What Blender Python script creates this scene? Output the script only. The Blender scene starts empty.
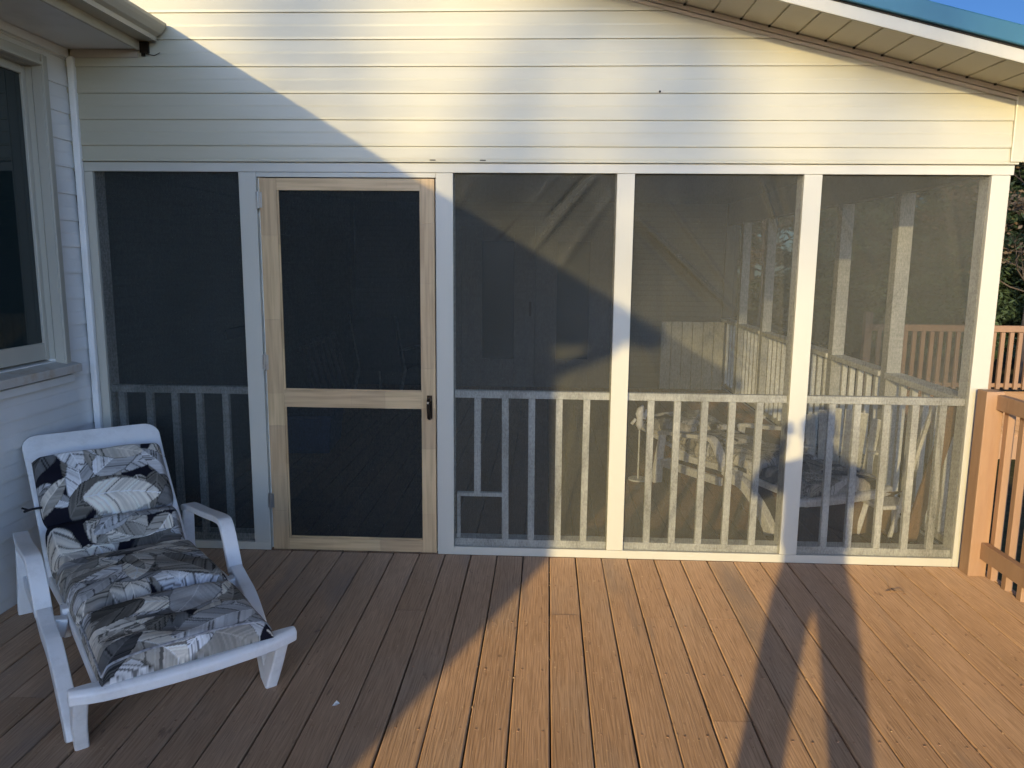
import bpy, bmesh, math, random
import numpy as np
from mathutils import Vector, Matrix
R = math.radians
C = bpy.context.scene.collection
S = bpy.context.scene
random.seed(7); NR = np.random.RandomState(5)

# ------------------------------------------------------------------ camera, sky, sun
F, PT, YW, RL = 776.75, 0.158758, 0.042594, 0.0090765
CAMP = Vector((0.0, -4.0588, 1.6065))
fw = Vector((-math.sin(YW)*math.cos(PT), math.cos(YW)*math.cos(PT), -math.sin(PT)))
r0 = Vector((math.cos(YW), math.sin(YW), 0)); u0 = r0.cross(fw)
ri = r0*math.cos(RL) + u0*math.sin(RL); up = -r0*math.sin(RL) + u0*math.cos(RL)
cam = bpy.data.cameras.new('camera'); co = bpy.data.objects.new('camera', cam); C.objects.link(co)
cam.sensor_width = 36; cam.lens = F/1024*36; cam.clip_start = 0.02; cam.clip_end = 500
co.matrix_world = Matrix(((ri.x, up.x, -fw.x, CAMP.x), (ri.y, up.y, -fw.y, CAMP.y), (ri.z, up.z, -fw.z, CAMP.z), (0, 0, 0, 1)))
S.camera = co
AZ, EL = R(19.2), R(11.15)
W = bpy.data.worlds.new('World'); S.world = W; W.use_nodes = True
wn = W.node_tree.nodes; sky = wn.new('ShaderNodeTexSky'); sky.sky_type = 'NISHITA'; sky.sun_disc = False
sky.sun_elevation = EL; sky.sun_rotation = math.pi + AZ; sky.dust_density = 0.3; sky.ozone_density = 2.0
# the sky glows broadly round the low sun and is deeper blue overhead and away from it
wl = W.node_tree.links; wtc = wn.new('ShaderNodeTexCoord'); wdt_ = wn.new('ShaderNodeVectorMath'); wdt_.operation = 'DOT_PRODUCT'; wmr = wn.new('ShaderNodeMapRange'); wmr.interpolation_type = 'SMOOTHSTEP'
wdt_.inputs[1].default_value = (-math.sin(AZ)*math.cos(EL), -math.cos(AZ)*math.cos(EL), math.sin(EL))
wl.new(wtc.outputs['Generated'], wdt_.inputs[0]); wl.new(wdt_.outputs['Value'], wmr.inputs[0])
wmr.inputs[1].default_value = -0.2; wmr.inputs[2].default_value = 0.9
wcm = wn.new('ShaderNodeMix'); wcm.data_type = 'RGBA'; wcm.inputs['A'].default_value = (.13, .21, .36, 1); wcm.inputs['B'].default_value = (1.75, 1.9, 2.6, 1)
wl.new(wmr.outputs[0], wcm.inputs['Factor'])
wmu = wn.new('ShaderNodeMix'); wmu.data_type = 'RGBA'; wmu.blend_type = 'MULTIPLY'; wmu.inputs['Factor'].default_value = 1; wmu.clamp_result = False
wl.new(sky.outputs[0], wmu.inputs['A']); wl.new(wcm.outputs['Result'], wmu.inputs['B'])
wsx = wn.new('ShaderNodeSeparateXYZ'); wmz = wn.new('ShaderNodeMapRange'); wmz.interpolation_type = 'SMOOTHSTEP'; wmz.inputs[1].default_value = .25; wmz.inputs[2].default_value = .72; wmz.inputs[3].default_value = 1; wmz.inputs[4].default_value = .05
wl.new(wtc.outputs['Generated'], wsx.inputs[0]); wl.new(wsx.outputs['Z'], wmz.inputs[0]); wvs = wn.new('ShaderNodeVectorMath'); wvs.operation = 'SCALE'
wl.new(wmu.outputs['Result'], wvs.inputs[0]); wl.new(wmz.outputs[0], wvs.inputs['Scale']); wl.new(wvs.outputs[0], wn['Background'].inputs[0]); wn['Background'].inputs[1].default_value = 0.15
sun = bpy.data.lights.new('sun', 'SUN'); sun.energy = 2.15; sun.angle = R(0.55); sun.color = (1.0, 0.79, 0.385)
so = bpy.data.objects.new('sun', sun); C.objects.link(so)
so.rotation_euler = Vector((-math.sin(AZ)*math.cos(EL), -math.cos(AZ)*math.cos(EL), math.sin(EL))).to_track_quat('Z', 'Y').to_euler()
S.view_settings.view_transform = 'Standard'; S.view_settings.look = 'None'; S.view_settings.gamma = 1
S.view_settings.exposure = 1.28
S.cycles.max_bounces = 8; S.cycles.transparent_max_bounces = 24; S.cycles.diffuse_bounces = 4
S.cycles.caustics_reflective = False; S.cycles.caustics_refractive = False

# ------------------------------------------------------------------ materials
def newmat(name):
    m = bpy.data.materials.new(name); m.use_nodes = True
    return m, m.node_tree.nodes, m.node_tree.links, m.node_tree.nodes['Principled BSDF']
def paint(name, col, rough=0.5, var=0.06, scale=6.0, bump=0.0, bscale=60.0, stretch=(1, 1, 1), spec=0.4, dark=None, dscale=2.5, damt=0.5):
    m, n, l, p = newmat(name)
    tc = n.new('ShaderNodeTexCoord'); mp = n.new('ShaderNodeMapping'); mp.inputs['Scale'].default_value = stretch
    l.new(tc.outputs['Object'], mp.inputs[0])
    nz = n.new('ShaderNodeTexNoise'); nz.inputs['Scale'].default_value = scale; nz.inputs['Detail'].default_value = 5
    l.new(mp.outputs[0], nz.inputs['Vector'])
    cr = n.new('ShaderNodeValToRGB'); e = cr.color_ramp.elements
    e[0].position = 0.3; e[1].position = 0.7
    e[0].color = tuple(c*(1-var) for c in col)+(1,); e[1].color = tuple(min(1, c*(1+var)) for c in col)+(1,)
    l.new(nz.outputs['Fac'], cr.inputs[0]); out = cr.outputs[0]
    if dark:
        n2 = n.new('ShaderNodeTexNoise'); n2.inputs['Scale'].default_value = dscale; n2.inputs['Detail'].default_value = 8; n2.inputs['Roughness'].default_value = 0.7
        l.new(mp.outputs[0], n2.inputs['Vector'])
        c2 = n.new('ShaderNodeValToRGB'); c2.color_ramp.elements[0].position = 0.5; c2.color_ramp.elements[1].position = 0.72
        c2.color_ramp.elements[0].color = (0, 0, 0, 1); c2.color_ramp.elements[1].color = (damt, damt, damt, 1)
        l.new(n2.outputs['Fac'], c2.inputs[0])
        mx = n.new('ShaderNodeMix'); mx.data_type = 'RGBA'; mx.inputs['B'].default_value = dark+(1,)
        l.new(c2.outputs[0], mx.inputs['Factor']); l.new(out, mx.inputs['A']); out = mx.outputs['Result']
    l.new(out, p.inputs['Base Color'])
    p.inputs['Roughness'].default_value = rough; p.inputs['Specular IOR Level'].default_value = spec
    if bump:
        nb = n.new('ShaderNodeTexNoise'); nb.inputs['Scale'].default_value = bscale; nb.inputs['Detail'].default_value = 4
        l.new(mp.outputs[0], nb.inputs['Vector'])
        b = n.new('ShaderNodeBump'); b.inputs['Strength'].default_value = bump; b.inputs['Distance'].default_value = 0.004
        l.new(nb.outputs['Fac'], b.inputs['Height']); l.new(b.outputs[0], p.inputs['Normal'])
    return m
M = {}
M['vinyl'] = paint('cream_vinyl', (0.46, 0.43, 0.325), 0.38, 0.035, 1.6, 0.25, 3.0, (0.6, 0.6, 5), dark=(0.36, 0.31, 0.22), dscale=3.0, damt=0.22)
M['vinylw'] = paint('white_vinyl', (0.78, 0.77, 0.74), 0.4, 0.04, 3, 0.1, 6, dark=(0.4, 0.35, 0.27), dscale=4, damt=0.2)
M['trim'] = paint('white_trim_paint', (0.48, 0.46, 0.39), 0.45, 0.04, 5, 0.12, 30, (1, 1, 0.2), dark=(0.5, 0.46, 0.38), dscale=5, damt=0.2)
M['greyw'] = paint('weathered_white_paint', (0.85, 0.84, 0.76), 0.7, 0.12, 14, 0.4, 50, (1, 1, 0.25), dark=(0.48, 0.45, 0.38), dscale=9, damt=0.5)
M['soffit'] = paint('soffit_vinyl', (0.62, 0.56, 0.42), 0.5, 0.04, 3)
M['alum'] = paint('cream_aluminium', (0.47, 0.435, 0.34), 0.35, 0.04, 4, dark=(0.35, 0.3, 0.22), dscale=5, damt=0.35)
M['frieze'] = paint('frieze_vinyl', (0.42, 0.37, 0.30), 0.5, 0.05, 5)
M['teal'] = paint('teal_metal', (0.035, 0.125, 0.18), 0.4, 0.08, 4, 0.1, 8)
M['dark'] = paint('dark_void', (0.02, 0.018, 0.016), 0.9, 0.2)
M['plastic'] = paint('white_resin', (0.84, 0.83, 0.81), 0.33, 0.03, 6, 0.08, 60, dark=(0.42, 0.40, 0.36), dscale=7, damt=0.35)
M['black'] = paint('black_cord', (0.012, 0.012, 0.015), 0.6, 0.1)
M['bronze'] = paint('dark_bronze', (0.03, 0.022, 0.016), 0.3, 0.2, 10); M['bronze'].node_tree.nodes['Principled BSDF'].inputs['Metallic'].default_value = 0.7
M['steel'] = paint('hinge_steel', (0.35, 0.34, 0.32), 0.35, 0.1, 30); M['steel'].node_tree.nodes['Principled BSDF'].inputs['Metallic'].default_value = 0.8
M['brownp'] = paint('tan_brown_paint', (0.36, 0.215, 0.125), 0.6, 0.08, 8, 0.5, 40, (1, 1, 0.15), dark=(0.22, 0.10, 0.05), dscale=6, damt=0.4)
M['brownd'] = paint('dark_brown_paint', (0.27, 0.16, 0.095), 0.6, 0.1, 8, 0.4, 40, (1, 1, 0.15))
M['bark'] = paint('bark', (0.085, 0.065, 0.05), 0.9, 0.35, 9, 1.0, 20, (1, 1, 0.2))
M['drift'] = paint('rough_board_wood', (0.30, 0.17, 0.085), 0.8, 0.3, 9, 0.8, 40, (1, 1, 0.2), dark=(0.12, 0.06, 0.03), dscale=8, damt=0.7)
M['shingle'] = paint('grey_shingle', (0.09, 0.085, 0.08), 0.9, 0.3, 30, 0.6, 60)
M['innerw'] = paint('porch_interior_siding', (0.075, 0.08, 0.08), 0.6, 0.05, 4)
M['greyp'] = paint('dull_white_paint', (0.55, 0.54, 0.48), 0.7, 0.08, 8)
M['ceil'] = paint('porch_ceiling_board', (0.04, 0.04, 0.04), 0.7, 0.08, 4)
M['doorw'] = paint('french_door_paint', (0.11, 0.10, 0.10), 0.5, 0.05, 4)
M['darkchair'] = paint('dark_sling_fabric', (0.05, 0.055, 0.06), 0.7, 0.2, 20)
M['jeans'] = paint('dark_denim', (0.03, 0.04, 0.07), 0.85, 0.2, 20)
M['jacket'] = paint('grey_jacket_cloth', (0.06, 0.065, 0.07), 0.85, 0.15, 15, 0.3, 60)
M['skin'] = paint('skin', (0.50, 0.30, 0.22), 0.5, 0.05, 10)
M['hair'] = paint('brown_hair', (0.05, 0.03, 0.02), 0.7, 0.3, 60)
M['shoe'] = paint('shoe_leather', (0.04, 0.03, 0.025), 0.5, 0.1)
M['carton'] = paint('brown_cardboard', (0.25, 0.17, 0.10), 0.8, 0.1, 5)
M['blueb'] = paint('blue_plastic', (0.02, 0.06, 0.16), 0.4, 0.1)
# sill with ochre dirt on top
M['sill'] = paint('dirty_sill', (0.56, 0.53, 0.48), 0.5, 0.05, 5, dark=(0.42, 0.27, 0.12), dscale=7, damt=0.9)

def glass_dark(name, col=(0.014, 0.026, 0.028)):
    m, n, l, p = newmat(name)
    p.inputs['Base Color'].default_value = col+(1,); p.inputs['Roughness'].default_value = 0.03
    p.inputs['Specular IOR Level'].default_value = 0.6; p.inputs['IOR'].default_value = 1.5
    tc = n.new('ShaderNodeTexCoord'); nz = n.new('ShaderNodeTexNoise'); nz.inputs['Scale'].default_value = 1.3
    b = n.new('ShaderNodeBump'); b.inputs['Strength'].default_value = 0.06; b.inputs['Distance'].default_value = 0.02
    l.new(tc.outputs['Object'], nz.inputs['Vector']); l.new(nz.outputs['Fac'], b.inputs['Height']); l.new(b.outputs[0], p.inputs['Normal'])
    return m
M['glass'] = glass_dark('window_glass')
M['glassd'] = glass_dark('door_glass'); M['glassd'].node_tree.nodes['Principled BSDF'].inputs['Roughness'].default_value = .35; M['glassd'].node_tree.nodes['Principled BSDF'].inputs['Specular IOR Level'].default_value = .12

def screen_mat(name, open_=0.6, col=(0.20, 0.19, 0.17), th=.032):
    m, n, l, p = newmat(name); n.remove(p)
    out = n['Material Output']
    tr = n.new('ShaderNodeBsdfTransparent'); df = n.new('ShaderNodeBsdfDiffuse'); tl = n.new('ShaderNodeBsdfTranslucent')
    mixd = n.new('ShaderNodeMixShader'); mixd.inputs[0].default_value = 0.12
    mix = n.new('ShaderNodeMixShader')
    tc = n.new('ShaderNodeTexCoord')
    # threads: stretched noise both ways = uneven weave, dust and speckle
    def st(sc, s, lo, hi, a, b):
        mp = n.new('ShaderNodeMapping'); mp.inputs['Scale'].default_value = sc
        nz = n.new('ShaderNodeTexNoise'); nz.inputs['Scale'].default_value = s; nz.inputs['Detail'].default_value = 3
        mr = n.new('ShaderNodeMapRange'); mr.inputs[1].default_value = lo; mr.inputs[2].default_value = hi; mr.inputs[3].default_value = a; mr.inputs[4].default_value = b
        l.new(tc.outputs['Object'], mp.inputs[0]); l.new(mp.outputs[0], nz.inputs['Vector']); l.new(nz.outputs['Fac'], mr.inputs[0]); return mr.outputs[0]
    v = st((1, 1, .02), 260, .3, .7, -th, th); h = st((.02, 1, 1), 260, .3, .7, -th, th); g = st((1, 1, .45), 150, .3, .7, -.085, .085); big = st((1, 1, .5), 4, .3, .7, -.07, .07)
    acc = None
    for o in (v, h, g, big):
        a = n.new('ShaderNodeMath'); a.operation = 'ADD'; l.new(o, a.inputs[0])
        if acc is None: a.inputs[1].default_value = 1-open_
        else: l.new(acc, a.inputs[1])
        acc = a.outputs[0]
    # slanted cloth puts more thread in the way
    ge_n = n.new('ShaderNodeNewGeometry'); sx_ = n.new('ShaderNodeSeparateXYZ'); l.new(ge_n.outputs['Normal'], sx_.inputs[0])
    ab = n.new('ShaderNodeMath'); ab.operation = 'ABSOLUTE'; l.new(sx_.outputs['Y'], ab.inputs[0])
    ms = n.new('ShaderNodeMath'); ms.operation = 'MULTIPLY_ADD'; ms.inputs[1].default_value = -.6; ms.inputs[2].default_value = .6; l.new(ab.outputs[0], ms.inputs[0])
    if th: a = n.new('ShaderNodeMath'); a.operation = 'ADD'; l.new(acc, a.inputs[0]); l.new(ms.outputs[0], a.inputs[1]); acc = a.outputs[0]
    # specks of dust
    sp = n.new('ShaderNodeTexVoronoi'); sp.inputs['Scale'].default_value = 26; l.new(tc.outputs['Object'], sp.inputs['Vector'])
    lt = n.new('ShaderNodeMath'); lt.operation = 'LESS_THAN'; lt.inputs[1].default_value = 0.035; l.new(sp.outputs['Distance'], lt.inputs[0])
    mx = n.new('ShaderNodeMix'); mx.data_type = 'RGBA'; mx.inputs['A'].default_value = col+(1,); mx.inputs['B'].default_value = (.45, .43, .38, 1)
    l.new(lt.outputs[0], mx.inputs['Factor']); l.new(mx.outputs['Result'], df.inputs[0]); tl.inputs[0].default_value = col+(1,)
    l.new(df.outputs[0], mixd.inputs[1]); l.new(tl.outputs[0], mixd.inputs[2])
    l.new(acc, mix.inputs[0]); l.new(tr.outputs[0], mix.inputs[1]); l.new(mixd.outputs[0], mix.inputs[2]); l.new(mix.outputs[0], out.inputs[0])
    return m
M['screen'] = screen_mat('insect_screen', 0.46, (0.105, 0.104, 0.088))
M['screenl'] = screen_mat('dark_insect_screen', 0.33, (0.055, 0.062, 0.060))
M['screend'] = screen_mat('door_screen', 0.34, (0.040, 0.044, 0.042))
M['screens'] = screen_mat('side_screen', 0.50, (0.06, 0.06, 0.055), 0)

def wood_deck():
    m, n, l, p = newmat('brown_deck_boards')
    tc = n.new('ShaderNodeTexCoord'); at = n.new('ShaderNodeAttribute'); at.attribute_name = 'bid'
    cmb = n.new('ShaderNodeCombineXYZ'); mul = n.new('ShaderNodeMath'); mul.operation = 'MULTIPLY'; mul.inputs[1].default_value = 37.7
    l.new(at.outputs['Fac'], mul.inputs[0]); l.new(mul.outputs[0], cmb.inputs[2]); l.new(mul.outputs[0], cmb.inputs[1])
    ad = n.new('ShaderNodeVectorMath'); ad.operation = 'ADD'; l.new(tc.outputs['Object'], ad.inputs[0]); l.new(cmb.outputs[0], ad.inputs[1])
    def noise(sc, s, det=5, dist=0.0):
        mp = n.new('ShaderNodeMapping'); mp.inputs['Scale'].default_value = sc
        nz = n.new('ShaderNodeTexNoise'); nz.inputs['Scale'].default_value = s; nz.inputs['Detail'].default_value = det; nz.inputs['Distortion'].default_value = dist
        l.new(ad.outputs[0], mp.inputs[0]); l.new(mp.outputs[0], nz.inputs['Vector']); return nz.outputs['Fac']
    mpw = n.new('ShaderNodeMapping'); mpw.inputs['Scale'].default_value = (1, 0.09, 1); l.new(ad.outputs[0], mpw.inputs[0])
    wv = n.new('ShaderNodeTexWave'); wv.wave_type = 'BANDS'; wv.bands_direction = 'X'; wv.inputs['Scale'].default_value = 24; wv.inputs['Distortion'].default_value = 18; wv.inputs['Detail'].default_value = 2.5; wv.inputs['Detail Scale'].default_value = .55; wv.inputs['Detail Roughness'].default_value = .6
    l.new(mpw.outputs[0], wv.inputs['Vector'])
    g1 = noise((1, .03, 1), 260, 5); g2 = noise((1, .25, 1), 5, 6); g3 = noise((1, .6, 1), 1.6, 4)
    def mixc(f, a, b, blend='MIX'):
        x = n.new('ShaderNodeMix'); x.data_type = 'RGBA'; x.blend_type = blend
        for k, q in (('Factor', f), ('A', a), ('B', b)):
            if isinstance(q, (tuple, float)): x.inputs[k].default_value = q
            else: l.new(q, x.inputs[k])
        return x.outputs['Result']
    def ramp(src, p0, c0, p1, c1):
        r = n.new('ShaderNodeValToRGB'); r.color_ramp.elements[0].position = p0; r.color_ramp.elements[1].position = p1
        r.color_ramp.elements[0].color = c0; r.color_ramp.elements[1].color = c1; l.new(src, r.inputs[0]); return r.outputs[0]
    base = ramp(g2, .3, (0.375, 0.222, 0.122, 1), .72, (0.465, 0.285, 0.165, 1))
    grey = ramp(g3, .52, (0, 0, 0, 1), .72, (.6, .6, .6, 1))
    base = mixc(grey, base, (0.36, 0.25, 0.165, 1))
    gr = ramp(g1, .35, (.74, .72, .70, 1), .60, (1.05, 1.05, 1.05, 1)); base = mixc(1.0, base, gr, 'MULTIPLY')
    wr = ramp(wv.outputs['Fac'], .1, (.90, .89, .88, 1), .45, (1.03, 1.03, 1.03, 1)); base = mixc(1.0, base, wr, 'MULTIPLY')
    bv = ramp(at.outputs['Fac'], 0, (.93, .92, .91, 1), 1, (1.05, 1.05, 1.05, 1)); base = mixc(1.0, base, bv, 'MULTIPLY')
    # flaked flecks and darker grime
    fl = noise((1, .35, 1), 120, 6, .6); fm = ramp(fl, .665, (0, 0, 0, 1), .70, (.9, .9, .9, 1)); base = mixc(fm, base, (0.52, 0.34, 0.19, 1))
    gm = noise((1, .3, 1), 40, 6, .3); gg = ramp(gm, .66, (0, 0, 0, 1), .76, (.7, .7, .7, 1)); base = mixc(gg, base, (0.11, 0.06, 0.04, 1))
    wb_ = noise((1, .22, 1), 3.4, 5, .4); wm_ = ramp(wb_, .60, (0, 0, 0, 1), .70, (.55, .55, .55, 1)); base = mixc(wm_, base, (0.20, 0.145, 0.11, 1))
    l.new(base, p.inputs['Base Color']); p.inputs['Roughness'].default_value = 0.62; p.inputs['Diffuse Roughness'].default_value = 1.0; p.inputs['Specular IOR Level'].default_value = 0.35
    hs = n.new('ShaderNodeMath'); hs.operation = 'ADD'; l.new(g1, hs.inputs[0])
    h2 = n.new('ShaderNodeMath'); h2.operation = 'MULTIPLY'; h2.inputs[1].default_value = .22; l.new(wv.outputs['Fac'], h2.inputs[0]); l.new(h2.outputs[0], hs.inputs[1])
    b = n.new('ShaderNodeBump'); b.inputs['Strength'].default_value = .9; b.inputs['Distance'].default_value = .0018
    l.new(hs.outputs[0], b.inputs['Height']); l.new(b.outputs[0], p.inputs['Normal'])
    return m
M['deck'] = wood_deck()

def wood_light():
    m, n, l, p = newmat('raw_finger_jointed_pine')
    tc = n.new('ShaderNodeTexCoord'); at = n.new('ShaderNodeAttribute'); at.attribute_name = 'tone'
    at2 = n.new('ShaderNodeAttribute'); at2.attribute_name = 'dirx'
    mpa = n.new('ShaderNodeMapping'); mpa.inputs['Scale'].default_value = (1, 1, .05)
    mpb = n.new('ShaderNodeMapping'); mpb.inputs['Scale'].default_value = (.05, 1, 1)
    l.new(tc.outputs['Object'], mpa.inputs[0]); l.new(tc.outputs['Object'], mpb.inputs[0])
    mv = n.new('ShaderNodeMix'); mv.data_type = 'VECTOR'; l.new(at2.outputs['Fac'], mv.inputs['Factor']); l.new(mpa.outputs[0], mv.inputs['A']); l.new(mpb.outputs[0], mv.inputs['B'])
    nz = n.new('ShaderNodeTexNoise'); nz.inputs['Scale'].default_value = 70; nz.inputs['Detail'].default_value = 4; l.new(mv.outputs['Result'], nz.inputs['Vector'])
    r = n.new('ShaderNodeValToRGB'); r.color_ramp.elements[0].color = (0.58, 0.41, 0.22, 1); r.color_ramp.elements[1].color = (0.42, 0.28, 0.155, 1)
    l.new(at.outputs['Fac'], r.inputs[0])
    g = n.new('ShaderNodeValToRGB'); g.color_ramp.elements[0].position = .35; g.color_ramp.elements[0].color = (.80, .78, .74, 1); g.color_ramp.elements[1].position = .6; g.color_ramp.elements[1].color = (1.05, 1.05, 1.05, 1)
    l.new(nz.outputs['Fac'], g.inputs[0])
    x = n.new('ShaderNodeMix'); x.data_type = 'RGBA'; x.blend_type = 'MULTIPLY'; x.inputs['Factor'].default_value = 1
    l.new(r.outputs[0], x.inputs['A']); l.new(g.outputs[0], x.inputs['B']); l.new(x.outputs['Result'], p.inputs['Base Color'])
    p.inputs['Roughness'].default_value = .6
    return m
M['pine'] = wood_light()

def cushion_mat():
    m, n, l, p = newmat('leaf_print_fabric')
    at = n.new('ShaderNodeAttribute'); at.attribute_name = 'print'; at.attribute_type = 'GEOMETRY'
    l.new(at.outputs['Color'], p.inputs['Base Color']); p.inputs['Roughness'].default_value = .85; p.inputs['Specular IOR Level'].default_value = .15
    tc = n.new('ShaderNodeTexCoord'); nz = n.new('ShaderNodeTexNoise'); nz.inputs['Scale'].default_value = 500
    b = n.new('ShaderNodeBump'); b.inputs['Strength'].default_value = .25; b.inputs['Distance'].default_value = .001
    l.new(tc.outputs['Object'], nz.inputs['Vector']); l.new(nz.outputs['Fac'], b.inputs['Height']); l.new(b.outputs[0], p.inputs['Normal'])
    return m
M['print'] = cushion_mat()

def leafmat(name, c0, c1):
    m, n, l, p = newmat(name)
    g = n.new('ShaderNodeNewGeometry'); r = n.new('ShaderNodeValToRGB')
    r.color_ramp.elements[0].color = c0+(1,); r.color_ramp.elements[1].color = c1+(1,)
    l.new(g.outputs['Random Per Island'], r.inputs[0]); l.new(r.outputs[0], p.inputs['Base Color']); p.inputs['Roughness'].default_value = .7
    return m
M['pineleaf'] = leafmat('evergreen_needles', (0.015, 0.032, 0.012), (0.05, 0.08, 0.03))
M['dryleaf'] = leafmat('dry_autumn_leaves', (0.07, 0.045, 0.025), (0.15, 0.10, 0.055))
def ground_mat():
    m, n, l, p = newmat('leafy_yard_ground')
    tc = n.new('ShaderNodeTexCoord'); out = None
    a = n.new('ShaderNodeTexNoise'); a.inputs['Scale'].default_value = .35; a.inputs['Detail'].default_value = 8
    b = n.new('ShaderNodeTexNoise'); b.inputs['Scale'].default_value = 14; b.inputs['Detail'].default_value = 8
    l.new(tc.outputs['Object'], a.inputs['Vector']); l.new(tc.outputs['Object'], b.inputs['Vector'])
    r = n.new('ShaderNodeValToRGB'); r.color_ramp.elements[0].position = .4; r.color_ramp.elements[1].position = .6
    r.color_ramp.elements[0].color = (.05, .065, .02, 1); r.color_ramp.elements[1].color = (.14, .10, .055, 1)
    l.new(a.outputs['Fac'], r.inputs[0])
    g = n.new('ShaderNodeValToRGB'); g.color_ramp.elements[0].position = .3; g.color_ramp.elements[1].position = .7; g.color_ramp.elements[0].color = (.5, .5, .5, 1); g.color_ramp.elements[1].color = (1.3, 1.3, 1.3, 1)
    l.new(b.outputs['Fac'], g.inputs[0])
    x = n.new('ShaderNodeMix'); x.data_type = 'RGBA'; x.blend_type = 'MULTIPLY'; x.inputs['Factor'].default_value = 1
    l.new(r.outputs[0], x.inputs['A']); l.new(g.outputs[0], x.inputs['B']); l.new(x.outputs['Result'], p.inputs['Base Color']); p.inputs['Roughness'].default_value = .95
    return m
M['ground'] = ground_mat()

# ------------------------------------------------------------------ helpers
def link(name, me, mat=None, parent=None):
    o = bpy.data.objects.new(name, me); C.objects.link(o)
    if mat: me.materials.append(mat)
    if parent: o.parent = parent
    return o
def tag(o, label=None, cat=None, group=None, kind=None):
    if label: o['label'] = label
    if cat: o['category'] = cat
    if group: o['group'] = group
    if kind: o['kind'] = kind
    return o
def thing(name, label, cat, loc=(0, 0, 0), rz=0, group=None):
    o = bpy.data.objects.new(name, None); C.objects.link(o); o.location = loc; o.rotation_euler = (0, 0, rz); o.empty_display_size = .1
    return tag(o, label, cat, group)
class MB:
    def __init__(s): s.v = []; s.f = []
    def add(s, vs, fs):
        b = len(s.v); s.v += [tuple(x) for x in vs]; s.f += [tuple(i+b for i in f) for f in fs]; return s
    def box(s, x0, x1, y0, y1, z0, z1):
        return s.add([(x0, y0, z0), (x1, y0, z0), (x1, y1, z0), (x0, y1, z0), (x0, y0, z1), (x1, y0, z1), (x1, y1, z1), (x0, y1, z1)],
                     [(0, 3, 2, 1), (4, 5, 6, 7), (0, 1, 5, 4), (1, 2, 6, 5), (2, 3, 7, 6), (3, 0, 4, 7)])
    def bar(s, a, b, w, t, upv=(0, 0, 1)):
        a = Vector(a); b = Vector(b); d = (b-a).normalized(); u = Vector(upv); sd = d.cross(u)
        if sd.length < 1e-4: sd = d.cross(Vector((0, 1, 0)))
        sd.normalize(); u = sd.cross(d).normalized(); sd = sd*w/2; u = u*t/2
        vs = [a-sd-u, a+sd-u, a+sd+u, a-sd+u, b-sd-u, b+sd-u, b+sd+u, b-sd+u]
        return s.add(vs, [(0, 1, 2, 3), (7, 6, 5, 4), (0, 4, 5, 1), (1, 5, 6, 2), (2, 6, 7, 3), (3, 7, 4, 0)])
    def tube(s, pts, rads, n=8, cap=True):
        pts = [Vector(p) for p in pts]; b = len(s.v); rings = []
        if not hasattr(rads, '__len__'): rads = [rads]*len(pts)
        for i, p in enumerate(pts):
            d = (pts[min(i+1, len(pts)-1)]-pts[max(i-1, 0)]).normalized()
            a = d.cross(Vector((0.13, 0.21, 0.97))); 
            if a.length < 1e-3: a = d.cross(Vector((1, 0, 0)))
            a.normalize(); c = d.cross(a)
            for k in range(n):
                t = 2*math.pi*k/n; s.v.append(tuple(p+(a*math.cos(t)+c*math.sin(t))*rads[i]))
        for i in range(len(pts)-1):
            for k in range(n):
                s.f.append((b+i*n+k, b+i*n+(k+1) % n, b+(i+1)*n+(k+1) % n, b+(i+1)*n+k))
        if cap:
            s.f.append(tuple(b+k for k in reversed(range(n)))); s.f.append(tuple(b+(len(pts)-1)*n+k for k in range(n)))
        return s
    def sweep(s, pts, w, t, side=(1, 0, 0)):
        """rectangular section along a path lying in the plane normal to `side`; w along side, t across"""
        pts = [Vector(p) for p in pts]; sd = Vector(side).normalized(); b = len(s.v); n = len(pts)
        ws = w if hasattr(w, '__len__') else [w]*n; ts = t if hasattr(t, '__len__') else [t]*n
        for i, p in enumerate(pts):
            d = (pts[min(i+1, n-1)]-pts[max(i-1, 0)]).normalized(); nn = d.cross(sd).normalized()
            for a, c in ((-1, -1), (1, -1), (1, 1), (-1, 1)): s.v.append(tuple(p+sd*a*ws[i]/2+nn*c*ts[i]/2))
        for i in range(n-1):
            for k in range(4): s.f.append((b+i*4+k, b+i*4+(k+1) % 4, b+(i+1)*4+(k+1) % 4, b+(i+1)*4+k))
        s.f.append((b+3, b+2, b+1, b)); e = b+(n-1)*4; s.f.append((e, e+1, e+2, e+3)); return s
    def build(s, name, mat, parent=None, bevel=0, smooth=False, clip=None, seg=2):
        me = bpy.data.meshes.new(name); me.from_pydata(s.v, [], s.f)
        bm = bmesh.new(); bm.from_mesh(me)
        if clip:
            for co_, no_ in clip:
                bmesh.ops.bisect_plane(bm, geom=bm.verts[:]+bm.edges[:]+bm.faces[:], plane_co=co_, plane_no=no_, clear_outer=True)
        bmesh.ops.recalc_face_normals(bm, faces=bm.faces[:]); bm.to_mesh(me); bm.free()
        if smooth:
            for p in me.polygons: p.use_smooth = True
        o = link(name, me, mat, parent)
        if bevel:
            md = o.modifiers.new('b', 'BEVEL'); md.width = bevel; md.segments = seg; md.limit_method = 'ANGLE'; md.angle_limit = R(35)
        return o
def box(name, mat, parent, x0, x1, y0, y1, z0, z1, bevel=.002):
    return MB().box(x0, x1, y0, y1, z0, z1).build(name, mat, parent, bevel)
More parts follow.
